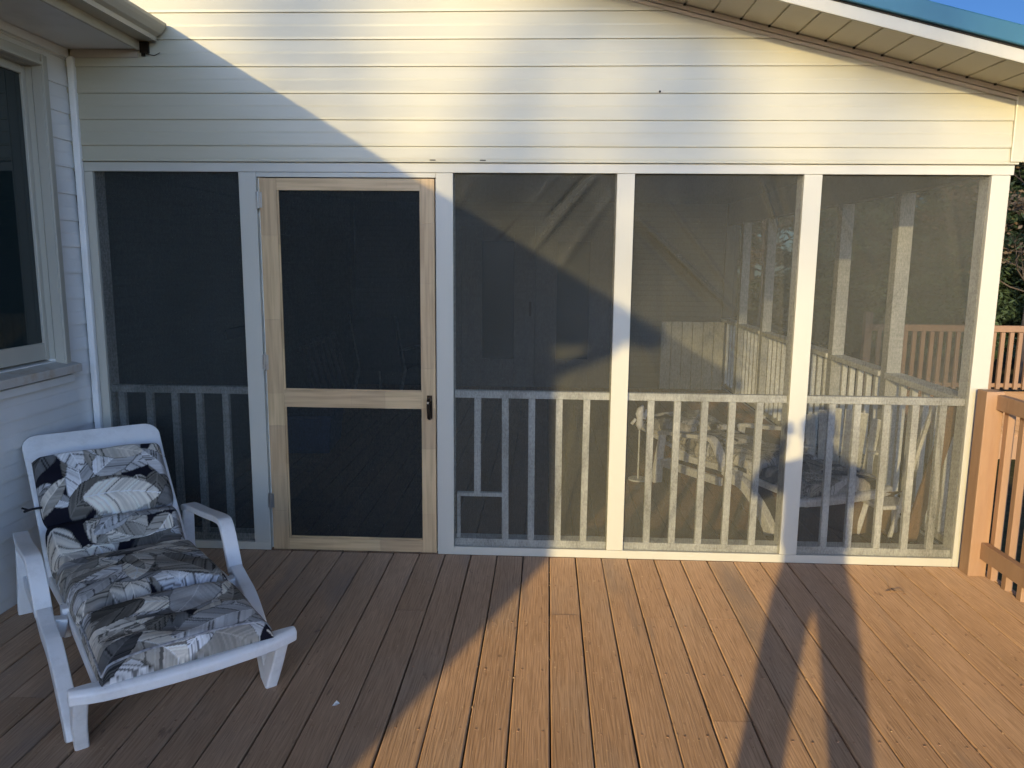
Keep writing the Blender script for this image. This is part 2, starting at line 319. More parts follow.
def smooth_path(pts, n=6):
    P = [Vector(p) for p in pts]; out = []
    for i in range(len(P)-1):
        p0 = P[max(i-1, 0)]; p1 = P[i]; p2 = P[i+1]; p3 = P[min(i+2, len(P)-1)]
        for k in range(n):
            t = k/n; out.append(.5*((2*p1)+(p2-p0)*t+(2*p0-5*p1+4*p2-p3)*t*t+(3*p1-p0-3*p2+p3)*t**3))
    out.append(P[-1]); return out
def children(o): return [c for c in bpy.data.objects if c.parent == o]
def copy_tree(o, parent=None):
    c = o.copy(); C.objects.link(c); c.parent = parent
    for ch in children(o): copy_tree(ch, c)
    return c

# siding: lapped courses on the plane y = 0 (outward -y), extruded along x
def siding(x0, x1, z0, z1, course, first, lap=.011, y=0.0):
    m = MB(); z = first
    while z > z0: z -= course
    while z < z1:
        a = z; b = z+course
        prof = [(0.0, a-.001), (-lap, a), (-lap*1.05, a+.012), (-lap*.55, a+course*.48), (-lap*.62, a+course*.55), (-lap*.18, b), (0, b)]
        n = len(prof); nx = 24; vs = []
        for i in range(nx+1):
            x = x0+(x1-x0)*i/nx
            for (py, pz) in prof:
                w = .0022*math.sin(x*2.3+pz*3.7)+.0015*math.sin(x*5.1-pz*9)
                vs.append((x, y+py+(w if py else 0), pz))
        fs = [(i*n+k, (i+1)*n+k, (i+1)*n+k+1, i*n+k+1) for i in range(nx) for k in range(n-1)]
        m.add(vs, fs); z += course
    return m

# ------------------------------------------------------------------ ground and deck
GZ = -0.95
g = MB(); nn = 60
vs = []; fs = []
for i in range(nn+1):
    for j in range(nn+1):
        x = -150+300*i/nn; y = -150+300*j/nn
        vs.append((x, y, GZ-.02+.25*math.sin(x*.07)*math.cos(y*.06)*min(1, max(0, (math.hypot(x, y)-14)/30))))
for i in range(nn):
    for j in range(nn): a = i*(nn+1)+j; fs.append((a, a+nn+1, a+nn+2, a+1))
tag(g.add(vs, fs).build('ground', M['ground'], smooth=True), kind='structure')

def deck(name, xa, xb, ya, yb, off, seed, ztop=0.0):
    rnd = random.Random(seed); m = MB(); bid = []
    Wd = .1427; k0 = math.floor((xa-off)/Wd)
    k = k0
    while off+k*Wd < xb:
        x0 = max(xa, off+k*Wd)+.0028; x1 = min(xb, off+(k+1)*Wd)-.0028
        if x1-x0 > .02:
            y = ya; y = ya
            cuts = []; yy = ya+rnd.choice([1.2, 1.6, 2.0, 2.4, 2.8, 3.2])
            while yy < yb-.5: cuts.append(yy); yy += rnd.choice([2.4, 3.2, 3.6, 4.0])
            ed = [ya]+cuts+[yb]
            for a, b in zip(ed[:-1], ed[1:]):
                dz = rnd.uniform(-.0012, .0012); zt = ztop+dz; r = .004; v = rnd.random()
                prof = [(x0, zt-.03), (x0, zt-r), (x0+r*.35, zt-r*.3), (x0+r, zt), ((x0+x1)/2, zt+.0008), (x1-r, zt), (x1-r*.35, zt-r*.3), (x1, zt-r), (x1, zt-.03)]
                n = len(prof); ns = max(2, int((b-a)/.35)); vs = []; wob = rnd.uniform(0, 6)
                for i in range(ns+1):
                    y = a+.0015+(b-a-.003)*i/ns; dx = .0011*math.sin(y*2.1+wob)
                    vs += [(px+dx, y, pz) for px, pz in prof]
                f = [(i*n+q, i*n+q+1, (i+1)*n+q+1, (i+1)*n+q) for i in range(ns) for q in range(n-1)]
                f += [tuple(range(n)), tuple(reversed([ns*n+q for q in range(n)]))]
                m.add(vs, f); bid += [v]*len(vs)
        k += 1
    me = bpy.data.meshes.new(name); me.from_pydata(m.v, [], m.f)
    at = me.attributes.new('bid', 'FLOAT', 'POINT'); at.data.foreach_set('value', bid)
    bm = bmesh.new(); bm.from_mesh(me); bmesh.ops.recalc_face_normals(bm, faces=bm.faces[:]); bm.to_mesh(me); bm.free()
    o = link(name, me, M['deck']); return tag(o, kind='structure')
deck('deck_floor', -2.45, 2.36, -9.5, -.004, .0391, 11)
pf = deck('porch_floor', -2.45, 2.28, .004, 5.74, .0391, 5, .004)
md_ = M['deck'].copy(); md_.name = 'shaded_porch_boards'; pf.data.materials[0] = md_  # same deck boards, copied and darkened so indoor shade sits in the colour
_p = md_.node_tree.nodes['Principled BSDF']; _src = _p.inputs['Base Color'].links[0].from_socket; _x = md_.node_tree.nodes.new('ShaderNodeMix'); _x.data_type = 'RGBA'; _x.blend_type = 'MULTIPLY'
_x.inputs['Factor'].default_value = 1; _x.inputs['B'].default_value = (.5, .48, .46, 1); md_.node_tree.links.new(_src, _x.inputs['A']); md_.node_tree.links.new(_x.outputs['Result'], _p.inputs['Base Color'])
db = MB().box(-2.45, 2.33, -9.5, 5.74, -.05, -.034)
for y in np.arange(-9.3, 5.7, .4084): db.box(-2.4, 2.32, y-.019, y+.019, -.19, -.051)
db.box(2.323, 2.36, -9.5, 0, -.24, -.032)
tag(db.build('deck_joists', M['dark']), kind='structure')
# deck screws (tiny heads, joist lines every 0.41 m)
sc = MB()
JY = [-.79-.4075*i for i in range(-1, 20)]
rn = random.Random(3)
for k in range(-17, 16):
    for y in JY:
        for dx in (.03, .112):
            x = .0391+k*.1427+dx+rn.uniform(-.006, .006); yy = y+rn.uniform(-.01, .01)
            if not -2.43 < x < 2.3: continue
            r = .0052; h = rn.uniform(.0014, .003)
            vs = [(x+r*math.cos(t*math.pi/4), yy+r*math.sin(t*math.pi/4), 0.0005) for t in range(8)]+[(x+r*.6*math.cos(t*math.pi/4), yy+r*.6*math.sin(t*math.pi/4), h) for t in range(8)]
            sc.add(vs, [(t, (t+1) % 8, 8+(t+1) % 8, 8+t) for t in range(8)]+[tuple(range(8, 16))])
M['screw'] = paint('painted_screw_heads', (0.36, 0.20, 0.11), .5, .2, 30)
tag(sc.build('deck_screws', M['screw']), 'painted screw heads dotting the brown deck boards', 'screws', kind='stuff')
# crumbs and bits of leaf on the deck
cr = MB(); rc = random.Random(9)
for i in range(620):
    k = rc.randint(-16, 15); x = .0391+k*.1427+rc.gauss(0, .006) if rc.random() < .7 else rc.uniform(-2.3, 2.3)
    y = -abs(rc.gauss(0, 1.6))-.02; s_ = rc.uniform(.002, .006)*(1 if y < -.8 else .8); h = rc.uniform(.001, .004); a = rc.uniform(0, 3)
    if y < -4.2 or not -2.4 < x < 2.3: continue
    c_, q_ = math.cos(a)*s_, math.sin(a)*s_
    cr.add([(x-c_, y-q_, .001), (x+q_*.6, y-c_*.6, .001), (x+c_, y+q_, .001), (x-q_*.6, y+c_*.6, .001), (x, y, .001+h)], [(0, 1, 4), (1, 2, 4), (2, 3, 4), (3, 0, 4), (3, 2, 1, 0)])
M['crumb'] = leafmat('dry_debris', (0.25, 0.13, 0.06), (0.5, 0.33, 0.18))
tag(cr.build('debris_crumbs', M['crumb']), 'scattered dry leaf crumbs and bark bits on the deck', 'debris', kind='stuff')
# a twig and a pale leaf scrap that can be told apart
tw = MB().tube([(1.70, -.36, .006), (1.725, -.372, .012), (1.745, -.365, .006)], .002, 5).tube([(1.715, -.367, .01), (1.722, -.345, .022), (1.728, -.335, .03)], .0015, 5).tube([(1.725, -.372, .012), (1.76, -.385, .02), (1.775, -.40, .012)], .0014, 5)
tag(tw.build('dry_twig', M['drift']), 'tiny brown forked twig lying on the sunny deck', 'twig')
lf = MB(); lf.add([(-.752, -1.492, .002), (-.738, -1.495, .006), (-.728, -1.478, .004), (-.741, -1.470, .010), (-.752, -1.492, .0035), (-.738, -1.495, .0075), (-.728, -1.478, .0055), (-.741, -1.470, .0115)],
                    [(3, 2, 1, 0), (4, 5, 6, 7), (0, 1, 5, 4), (1, 2, 6, 5), (2, 3, 7, 6), (3, 0, 4, 7)])
tag(lf.build('leaf_scrap', M['plastic']), 'small white scrap on the shaded deck beside the lounger', 'scrap')

# ------------------------------------------------------------------ the screened porch
P = thing('screened_porch', 'cream sided screened porch with white posts and teal metal roof', 'porch', (0, 0, 0))
XL, XR = -2.46, 2.29
# openings edges (x) and heights
ZT, ZS = 2.041, .047
trimX = [(-2.432, -2.365), (-1.596, -1.505), (-.573, -.484), (.350, .439), (1.281, 1.371), (2.196, 2.286)]
for i, (a, b) in enumerate(trimX):
    z0 = .975 if i == 5 else (.002 if i in (1, 2) else ZS)
    box('trim_board', M['trim'], P, a, b, 0, .019, ZS if i in (3, 4, 0) else .001, ZT-.001)
    if i in (0,): box('post', M['greyw'], P, a-.02, b, .024, .113, .006, 2.06)
    elif i == 5: box('post', M['greyw'], P, a, b, .024, .113, .006, 2.06)
    else: box('post', M['greyw'], P, a, b-.001, .024, .113, .006, 2.06)
box('header_board', M['trim'], P, -2.44, 2.30, -.001, .019, ZT, 2.088)
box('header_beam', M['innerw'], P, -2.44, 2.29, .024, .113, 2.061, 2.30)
box('sill_board', M['trim'], P, -2.432, -1.506, -.001, .02, .001, ZS-.001)
box('sill_board', M['trim'], P, -.573+.0895, 2.195, -.001, .02, .001, ZS-.001)
for a, b in ((-2.365, -1.596), (-.484, .350), (.439, 1.281), (1.371, 2.196)):
    box('bottom_plate', M['greyw'], P, a+.001, b-.001, .026, .11, .006, .085)
# front railing between posts
BX = [[-2.314, -2.16, -2.019, -1.883, -1.736], [-.358, -.21, -.067, .08, .227], [.568, .708, .852, .997, 1.141], [1.517, 1.649, 1.802, 1.948, 2.089]]
rl = random.Random(4)
for (a, b), xs in zip(((-2.365, -1.596), (-.484, .350), (.439, 1.281), (1.371, 2.196)), BX):
    rail = box('front_railing', M['greyw'], P, a+.002, b-.002, .03, .068, .872, .912, .003)
    for x in xs:
        t = rl.uniform(-.006, .006)
        zb = .345 if (x == -.358) else .05
        MB().bar((x+t, .046, zb), (x, .046, .871), .036, .03, (0, 1, 0)).build('baluster', M['greyw'], rail, .003)
    if a == -.484:
        box('cat_flap_frame', M['greyw'], rail, -.470, -.19, .03, .06, .325, .346)
        box('cat_flap_frame', M['greyw'], rail, -.470, -.452, .031, .059, .086, .324)
# driftwood-like extra pale lath beside last baluster
# screens: fine grid with folds
def screen_panel(name, mat, x0, x1, z0, z1, folds, y=.0225, parent=P, amp=1.0, seed=1, nx=150, nz=260):
    X, Z = np.meshgrid(np.linspace(x0, x1, nx), np.linspace(z0, z1, nz), indexing='ij')
    Y = np.zeros_like(X); r = np.random.RandomState(seed)
    for _ in range(5):
        kx, kz, ph = r.uniform(-5, 5), r.uniform(-3, 3), r.uniform(0, 6); Y += .0012*np.sin(kx*X+kz*Z+ph)
    for (ax, az, bx, bz, wd, h) in folds:     # ridge from (ax,az) to (bx,bz), width wd, height h
        L = math.hypot(bx-ax, bz-az); dx, dz = (bx-ax)/L, (bz-az)/L
        s = (X-ax)*dx+(Z-az)*dz; d = (X-ax)*(-dz)+(Z-az)*dx
        env = np.clip(s/L, 0, 1)*np.clip(1-s/L, 0, 1)*4; env = np.clip(env, 0, 1)**.6*(s > 0)*(s < L)
        Y += -h*1.9*env*np.exp(-(d/wd)**2)
    edge = np.minimum(np.minimum(X-x0, x1-X), np.minimum(Z-z0, z1-Z)); Y = np.clip(Y, np.where(Z > 1.0, -.045, -.0165), np.where(Z > 1.0, .04, .003))*np.clip(edge/.03, 0, 1)*amp
    V = np.stack([X, Y+y, Z], -1).reshape(-1, 3)
    I = np.arange(nx*nz).reshape(nx, nz); Fc = np.stack([I[:-1, :-1], I[1:, :-1], I[1:, 1:], I[:-1, 1:]], -1).reshape(-1, 4)
    me = bpy.data.meshes.new(name); me.from_pydata(V.tolist(), [], Fc.tolist())
    me.polygons.foreach_set('use_smooth', [True]*len(me.polygons))
    return link(name, me, mat, parent)
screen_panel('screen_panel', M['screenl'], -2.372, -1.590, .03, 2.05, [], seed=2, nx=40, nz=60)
screen_panel('screen_panel', M['screen'], -.490, .356, .03, 2.05,
             [(.30, 2.10, -.10, 1.62, .022, .020), (.10, 2.10, -.25, 1.72, .020, .014), (.34, 1.95, .02, 1.50, .026, .016), (.22, 2.06, -.02, 1.80, .014, -.016), (-.35, 2.05, -.48, 1.85, .02, .010),
              (.05, 2.08, -.32, 1.60, .018, -.010), (.30, .85, .02, .06, .03, .010), (.18, .85, .10, .1, .025, .012), (.33, 1.3, .1, .9, .03, .008), (-.1, .8, -.2, .1, .03, .008)], seed=3)
screen_panel('screen_panel', M['screen'], .433, 1.287, .03, 2.05,
             [(.42, 1.86, 1.0, 1.32, .014, .016), (.44, 1.78, .86, 1.36, .020, -.012), (.55, 1.98, .98, 1.42, .014, .008), (1.05, 2.08, 1.20, 1.68, .010, .012), (1.20, 1.75, 1.24, 1.0, .014, .009), (1.12, 2.08, 1.22, 1.8, .016, -.010),
              (.8, 1.3, 1.2, .95, .02, -.008), (.50, .8, .62, .1, .03, .010), (.75, .5, .6, .06, .03, .012), (1.0, .6, .8, .05, .03, -.010), (1.2, .5, 1.0, .06, .03, .010), (.48, 1.3, .60, .95, .03, .008), (.6, 1.6, .62, 1.1, .03, -.006)], seed=4)
screen_panel('screen_panel', M['screen'], 1.365, 2.203, .03, 2.05,
             [(1.40, 1.98, 1.7, 1.5, .02, .008), (2.0, 2.0, 2.15, 1.3, .02, .008), (1.9, 1.6, 1.6, 1.1, .02, -.006), (2.05, .8, 2.12, .1, .02, .012), (1.5, .7, 1.4, .1, .03, .008)], seed=6)

# gable siding, frieze, soffit, fascia, roof
SL = -.2455; Z0 = 2.993
nrm = Vector((-SL, 0, 1)).normalized()
siding(-2.44, 2.285, 2.10, 3.95, .1283, 2.1693-.1283, y=-.004).build('gable_siding', M['vinyl'], P, clip=[((0, 0, 2.091), (0, 0, -1)), ((0, 0, Z0-.002), nrm)])
siding(-7.5, -2.44, 2.72, 4.85, .1283, 2.1693-.1283, y=-.004).build('upper_house_siding', M['vinyl'], P, clip=[((0, 0, Z0-.002), nrm)])
wb = MB().add([(-7.5, .002, 2.092), (2.285, .002, 2.092), (2.285, .002, Z0+SL*2.285-.01), (-7.5, .002, Z0-SL*7.5-.01), (-7.5, .022, 2.092), (2.285, .022, 2.092), (2.285, .022, Z0+SL*2.285-.01), (-7.5, .022, Z0-SL*7.5-.01)],
              [(0, 1, 2, 3), (7, 6, 5, 4), (0, 4, 5, 1), (1, 5, 6, 2), (2, 6, 7, 3), (3, 7, 4, 0)])
wb.build('gable_backing', M['vinylw'], P)
box('starter_strip', M['vinyl'], P, -2.43, 2.31, -.017, -.004, 2.0895, 2.101, .003)
box('corner_trim', M['vinyl'], P, 2.265, 2.335, -.024, -.002, 2.10, 2.42, .004)
MB().tube([(.545, -.016, 2.432), (.545, -.019, 2.432)], .006, 8).build('nail_hole', M['dark'], P)
for x_ in (-.60, -.345): box('nick', M['dark'], P, x_, x_+.03, -.0185, -.0168, 2.098, 2.103, 0)
def slope_slab(name, mat, y0, y1, za, zb, xa=-7.5, xb=2.75, bevel=.002):
    m = MB(); A = [(xa, Z0+SL*xa), (xb, Z0+SL*xb)]
    m.add([(A[0][0], y0, A[0][1]+za), (A[1][0], y0, A[1][1]+za), (A[1][0], y1, A[1][1]+za), (A[0][0], y1, A[0][1]+za),
           (A[0][0], y0, A[0][1]+zb), (A[1][0], y0, A[1][1]+zb), (A[1][0], y1, A[1][1]+zb), (A[0][0], y1, A[0][1]+zb)],
          [(0, 3, 2, 1), (4, 5, 6, 7), (0, 1, 5, 4), (1, 2, 6, 5), (2, 3, 7, 6), (3, 0, 4, 7)])
    return m.build(name, mat, P, bevel)
slope_slab('frieze_channel', M['frieze'], -.030, -.016, -.026, -.002)
slope_slab('frieze_channel', M['frieze'], -.022, -.0165, -.046, -.028)
slope_slab('rake_fascia', M['alum'], -.412, -.400, -.019, .036, bevel=.003)
slope_slab('rake_shadow_gap', M['dark'], -.408, -.398, .037, .045)
slope_slab('rake_trim', M['teal'], -.428, -.405, .046, .130, bevel=.006)
so_ = MB(); x = -7.4
pw = .1365
vent = MB()
i = 0
while x < 2.7:
    for (xa, xb, dz) in ((x, x+pw-.010, 0), (x+pw-.010, x+pw, .009)):
        za, zb = Z0+SL*xa+dz, Z0+SL*xb+dz
        so_.add([(xa, -.399, za), (xb, -.399, zb), (xb, -.017, zb), (xa, -.017, za), (xa, -.399, za+.012), (xb, -.399, zb+.012), (xb, -.017, zb+.012), (xa, -.017, za+.012)],
                [(0, 3, 2, 1), (4, 5, 6, 7), (0, 1, 5, 4), (1, 2, 6, 5), (2, 3, 7, 6), (3, 0, 4, 7)])
    x += pw; i += 1
# dark open notch of each soffit groove at the wall
nt = MB(); x = -7.4
while x < 2.7:
    xa = x+pw-.013; z = Z0+SL*xa
    nt.box(xa, xa+.012, -.034, -.0305, z-.010, z-.001); x += pw
nf0 = len(so_.f); so_.add(nt.v, nt.f); ro = so_.build('rake_soffit', M['soffit'], P); ro.data.materials.append(M['dark'])
for p_ in list(ro.data.polygons)[nf0:]: p_.material_index = 1
roof = slope_slab('metal_roof', M['teal'], -.403, 6.2, .075, .105, xb=2.82)
rb = MB(); 
for x in np.arange(-7.3, 2.75, .23): rb.box(x-.012, x+.012, -.403, 6.2, 0, .02)
rb.v = [(vx, vy, vz+Z0+SL*vx+.105) for vx, vy, vz in rb.v]; rb.build('seam', M['teal'], roof)
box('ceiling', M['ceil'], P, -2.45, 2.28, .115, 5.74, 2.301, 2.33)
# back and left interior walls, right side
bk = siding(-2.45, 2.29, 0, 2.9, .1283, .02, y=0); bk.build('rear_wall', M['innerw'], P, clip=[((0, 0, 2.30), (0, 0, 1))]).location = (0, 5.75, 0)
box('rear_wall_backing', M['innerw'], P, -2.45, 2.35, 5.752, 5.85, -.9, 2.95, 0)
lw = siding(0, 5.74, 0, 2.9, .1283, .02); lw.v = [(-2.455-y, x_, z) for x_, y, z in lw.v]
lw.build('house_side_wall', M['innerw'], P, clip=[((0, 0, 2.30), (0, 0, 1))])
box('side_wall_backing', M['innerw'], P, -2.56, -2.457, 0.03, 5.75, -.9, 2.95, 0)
for k in range(6): box('sunlit_patch_board', M['greyp'], P, 1.44+k*.13, 1.44+k*.13+.122, 5.66, 5.70, .02, .865)  # pale boards shaped to the sunlit patch on the dark rear wall
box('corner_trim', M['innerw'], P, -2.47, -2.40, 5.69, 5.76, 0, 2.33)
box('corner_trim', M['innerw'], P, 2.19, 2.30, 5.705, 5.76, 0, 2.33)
vy = box('wall_vent', M['dark'], P, -2.453, -2.43, 1.75, 2.35, .98, 1.06)
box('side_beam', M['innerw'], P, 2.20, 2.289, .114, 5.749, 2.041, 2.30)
PY = [1.0, 1.97, 2.95, 3.93, 4.9]
for y in PY: box('post', M['greyp'], P, 2.20, 2.289, y, y+.089, .006, 2.04)
box('side_sill', M['trim'], P, 2.20, 2.30, .114, 5.749, -.05, .004)
ed = [.113]+[v for y in PY for v in (y, y+.089)]+[5.749]
for a, b in zip(ed[::2], ed[1::2]):
    rail = box('side_railing', M['greyw'], P, 2.185, 2.30, a+.002, b-.002, .872, .908, .004)
    box('bottom_rail', M['greyw'], rail, 2.225, 2.262, a+.002, b-.002, .07, .11)
    n = max(2, int(round((b-a)/.145)))
    for k in range(1, n): 
        y = a+(b-a)*k/n; box('baluster', M['greyw'], rail, 2.228, 2.264, y-.018, y+.018, .111, .871)
sp = screen_panel('side_screen', M['screens'], .02, 5.7, .01, 2.05, [], y=0, nx=30, nz=16); sp.rotation_euler = (0, 0, R(90)); sp.location = (2.296, 0, 0)

# French doors in the rear wall
fd = thing('french_doors', 'grey double french doors with tall glass panes at the back of the porch', 'french doors', (-.19, 5.685, .01))
for k, x in enumerate((-1.06, -.125)):
    dr = MB()
    X0, X1 = x+.19, x+.19+.92
    dr.box(X0, X0+.26, 0, .04, 0, 2.0).box(X1-.26, X1, 0, .04, 0, 2.0).box(X0+.26, X1-.26, 0, .04, 0, .36).box(X0+.26, X1-.26, 0, .04, 1.82, 2.0)
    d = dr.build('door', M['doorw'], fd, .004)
    box('pane', M['glassd'], d, X0+.26, X1-.26, .018, .026, .36, 1.82, 0)
    if k == 0: box('handle', M['bronze'], d, X1-.07, X1-.04, -.03, 0, .9, 1.08)
fr = MB().box(-.95, -.872, -.015, .02, 0, 2.08).box(1.0+.05, 1.0+.13, -.015, .02, 0, 2.08).box(-.872, 1.05, -.015, .02, 2.005, 2.08).build('door_casing', M['doorw'], fd)

# ------------------------------------------------------------------ the screen door (a part of the porch)
D_ = bpy.data.objects.new('screen_door', None); C.objects.link(D_); D_.parent = P
D_['label'] = 'raw light wood screen door with two dark mesh panels'
def pine_piece(m, tone, dirx, x0, x1, y0, y1, z0, z1, rnd):
    L = (x1-x0) if dirx else (z1-z0); c = 0
    while c < L-.001:
        l_ = min(rnd.uniform(.16, .42), L-c)
        if L-c-l_ < .08: l_ = L-c
        n0 = len(m.v)
        if dirx: m.box(x0+c+.0003, x0+c+l_-.0003, y0, y1, z0, z1)
        else: m.box(x0, x1, y0, y1, z0+c+.0003, z0+c+l_-.0003)
        t = rnd.choice([0, .15, .3, .4, .65, .2, .5]); tone += [t]*(len(m.v)-n0); 
        c += l_
def pine_obj(name, pieces, seed):
    m = MB(); tone = []; dr = []; rnd = random.Random(seed)
    for (dirx, *b) in pieces:
        n0 = len(m.v); pine_piece(m, tone, dirx, *b, rnd); dr += [float(dirx)]*(len(m.v)-n0)
    me = bpy.data.meshes.new(name); me.from_pydata(m.v, [], m.f)
    me.attributes.new('tone', 'FLOAT', 'POINT').data.foreach_set('value', tone)
    me.attributes.new('dirx', 'FLOAT', 'POINT').data.foreach_set('value', dr)
    return link(name, me, M['pine'], D_)
dx0, dx1, dy0, dy1 = -1.487, -.580, -.004, .026
pine_obj('stile', [(0, dx0, dx0+.088, dy0, dy1, .010, 2.010)], 3)
pine_obj('stile', [(0, dx1-.076, dx1, dy0, dy1, .010, 2.010)], 8)
pine_obj('top_rail', [(1, dx0+.0885, dx1-.0765, dy0+.001, dy1-.001, 1.950, 2.010)], 5)
pine_obj('mid_rail', [(1, dx0+.0885, dx1-.0765, dy0+.001, dy1-.001, .813, .904)], 6)
pine_obj('bottom_rail', [(1, dx0+.0885, dx1-.0765, dy0+.001, dy1-.001, .010, .076)], 7)
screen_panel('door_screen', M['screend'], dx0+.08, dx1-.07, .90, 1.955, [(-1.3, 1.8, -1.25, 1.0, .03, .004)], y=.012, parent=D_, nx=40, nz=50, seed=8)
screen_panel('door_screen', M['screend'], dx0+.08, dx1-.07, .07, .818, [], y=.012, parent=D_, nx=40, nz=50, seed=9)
bd = MB()
for z0, z1 in ((.904, 1.950), (.076, .813)):
    bd.box(dx0+.089, dx0+.099, dy0-.0, dy0+.006, z0, z1).box(dx1-.087, dx1-.077, dy0, dy0+.006, z0, z1)
pine_obj('bead', [(0, dx0+.0888, dx0+.097, .002, .010, .905, 1.949), (0, dx0+.0888, dx0+.097, .002, .010, .077, .812), (1, dx0+.1, dx1-.08, .002, .010, .077, .086), (1, dx0+.1, dx1-.08, .002, .010, .905, .913)], 4)
for z in (1.90, 1.054, .288):
    h = MB().tube([(-1.4955, -.010, z-.045), (-1.4955, -.010, z+.045)], .0055, 8).box(-1.509, -1.4960, -.0055, -.001, z-.04, z+.04).box(-1.4950, -1.475, -.0085, -.0045, z-.04, z+.04)
    h.build('hinge', M['steel'], D_, .001)
hd = MB().box(-.625, -.597, -.010, -.004, .762, .888)
hd.tube(smooth_path([(-.611, -.012, .868), (-.612, -.040, .866), (-.613, -.046, .84), (-.611, -.044, .79), (-.610, -.036, .768), (-.610, -.012, .765)], 4), [.010]*8+[.0085]*8+[.007]*5, 10)
hn = hd.build('handle', M['bronze'], D_, .001, smooth=False)
MB().tube([(-.614, -.05, .856), (-.614, -.058, .856)], .006, 8).build('latch_button', M['steel'], hn)
# door head jamb and side stops
box('head_jamb', M['trim'], P, -1.505+.0005, -.5735, .004, .03, 2.016, 2.040)
box('door_stop', M['greyw'], P, -1.504, -1.489, .027, .10, .006, 2.04)
box('door_stop', M['greyw'], P, -.579, -.574, .027, .10, .006, 2.04)

# ------------------------------------------------------------------ house wing on the left
H = thing('house_wing', 'cream vinyl sided house wing with a recessed window and white gutter', 'house', (-2.46, 0, 0))
def hb(*a, **k):  # world coords -> parent offset
    o = a[0]
    return o
def toH(o): o.parent = H; o.matrix_parent_inverse = Matrix.Translation((2.46, 0, 0)); return o
WY0, WY1, WZ0, WZ1 = -1.75, -.262, 1.09, 2.50   # window rough opening on the plane x = -2.46
def yx(m, X): m.v = [(X-y, x, z) for x, y, z in m.v]; return m
EY = -7.07
CL = .134; F0 = .713-.134*6
def wall_piece(y0, y1, z0, z1):
    return yx(siding(y0, y1, z0-.3, z1+.3, CL, F0), -2.46)
def sidewall(y0, y1, z0, z1):
    o = wall_piece(y0, y1, z0, z1).build('siding', M['vinylw'], None, clip=[((0, 0, z0), (0, 0, -1)), ((0, 0, z1), (0, 0, 1))]); return toH(o)
sidewall(EY, WY0-.06, -.85, 2.63); sidewall(WY1+.06, -.004, -.85, 2.63); sidewall(WY0-.06, WY1+.06, -.85, WZ0-.08); sidewall(WY0-.06, WY1+.06, WZ1+.05, 2.63)
bkw = MB().box(-2.56, -2.478, EY+.01, WY0-.003, -.9, 2.63).box(-2.56, -2.478, WY1+.003, -.01, -.9, 2.63).box(-2.56, -2.478, WY0-.002, WY1+.002, -.9, WZ0-.01).box(-2.56, -2.478, WY0-.002, WY1+.002, WZ1+.003, 2.63)
toH(bkw.build('wall_core', M['vinylw']))
# end wall facing the yard (gable end)
ge = siding(-8.5, -2.47, -1.2, 4.6, CL, F0); ge.v = [(x, EY+y, z) for x, y, z in ge.v]
toH(ge.build('gable_end_siding', M['vinylw'], None, clip=[((0, 0, -.85), (0, 0, -1)), ((-2.0, EY, 2.74), Vector((.36, 0, 1)).normalized()), ((-9.0, EY, 2.74), Vector((-.36, 0, 1)).normalized())]))
toH(MB().box(-8.5, -2.47, EY+.005, EY+.1, -.9, 2.7).build('gable_end_core', M['vinylw']))
toH(MB().box(-8.55, -8.45, EY, 5.8, -.9, 2.7).build('far_wall', M['vinylw']))
toH(MB().box(-2.44, -2.405, -.034, -.005, -.05, 2.60).build('corner_trim', M['vinylw'], bevel=.006))
toH(MB().box(-2.475, -2.42, EY-.03, EY+.03, -.85, 2.6).build('corner_trim', M['vinylw'], bevel=.006))
# window: casing, reveal, sash, glass, sill
wn_ = bpy.data.objects.new('window', None); C.objects.link(wn_); toH(wn_)
def toW(o): o.parent = wn_; return o
cs = MB().box(-2.475, -2.428, WY1, WY1+.055, WZ0-.03, WZ1+.055).box(-2.475, -2.428, WY0-.055, WY0, WZ0-.03, WZ1+.055).box(-2.475, -2.428, WY0, WY1, WZ1, WZ1+.055)
cs.box(-2.428, -2.418, WY1+.001, WY1+.018, WZ0-.03, WZ1+.054).box(-2.428, -2.418, WY0, WY1, WZ1+.002, WZ1+.018)
toW(cs.build('casing', M['trim'], bevel=.003))
rv = MB().box(-2.60, -2.476, WY1-.001, WY1+.02, WZ0, WZ1).box(-2.60, -2.476, WY0-.02, WY0, WZ0, WZ1).box(-2.60, -2.476, WY0, WY1-.002, WZ1-.001, WZ1+.02)
toW(rv.build('reveal', M['trim']))
sa = MB().box(-2.535, -2.503, WY1-.030, WY1-.002, WZ0, WZ1-.002).box(-2.535, -2.503, WY0+.002, WY0+.048, WZ0, WZ1-.002).box(-2.535, -2.504, WY0+.048, WY1-.030, WZ1-.042, WZ1-.002).box(-2.535, -2.504, WY0+.048, WY1-.030, WZ0, WZ0+.085).box(-2.535, -2.504, (WY0+WY1)/2-.03, (WY0+WY1)/2+.03, WZ0+.1, WZ1-.055)
toW(sa.build('sash', M['trim'], bevel=.004))
toW(MB().box(-2.524, -2.517, WY0+.03, WY1-.03, WZ0+.05, WZ1-.03).build('pane', M['glass']))
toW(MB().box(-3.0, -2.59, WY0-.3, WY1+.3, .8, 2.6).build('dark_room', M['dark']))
sl = MB(); y0, y1 = WY0-.08, WY1+.075
sl.add([(-2.60, y0, WZ0+.004), (-2.60, y1, WZ0+.004), (-2.385, y1, WZ0-.030), (-2.385, y0, WZ0-.030), (-2.60, y0, WZ0-.05), (-2.60, y1, WZ0-.05), (-2.385, y1, WZ0-.072), (-2.385, y0, WZ0-.072)],
       [(0, 1, 2, 3), (7, 6, 5, 4), (0, 4, 5, 1), (1, 5, 6, 2), (2, 6, 7, 3), (3, 7, 4, 0)])
toW(sl.build('sill', M['sill'], bevel=.004))
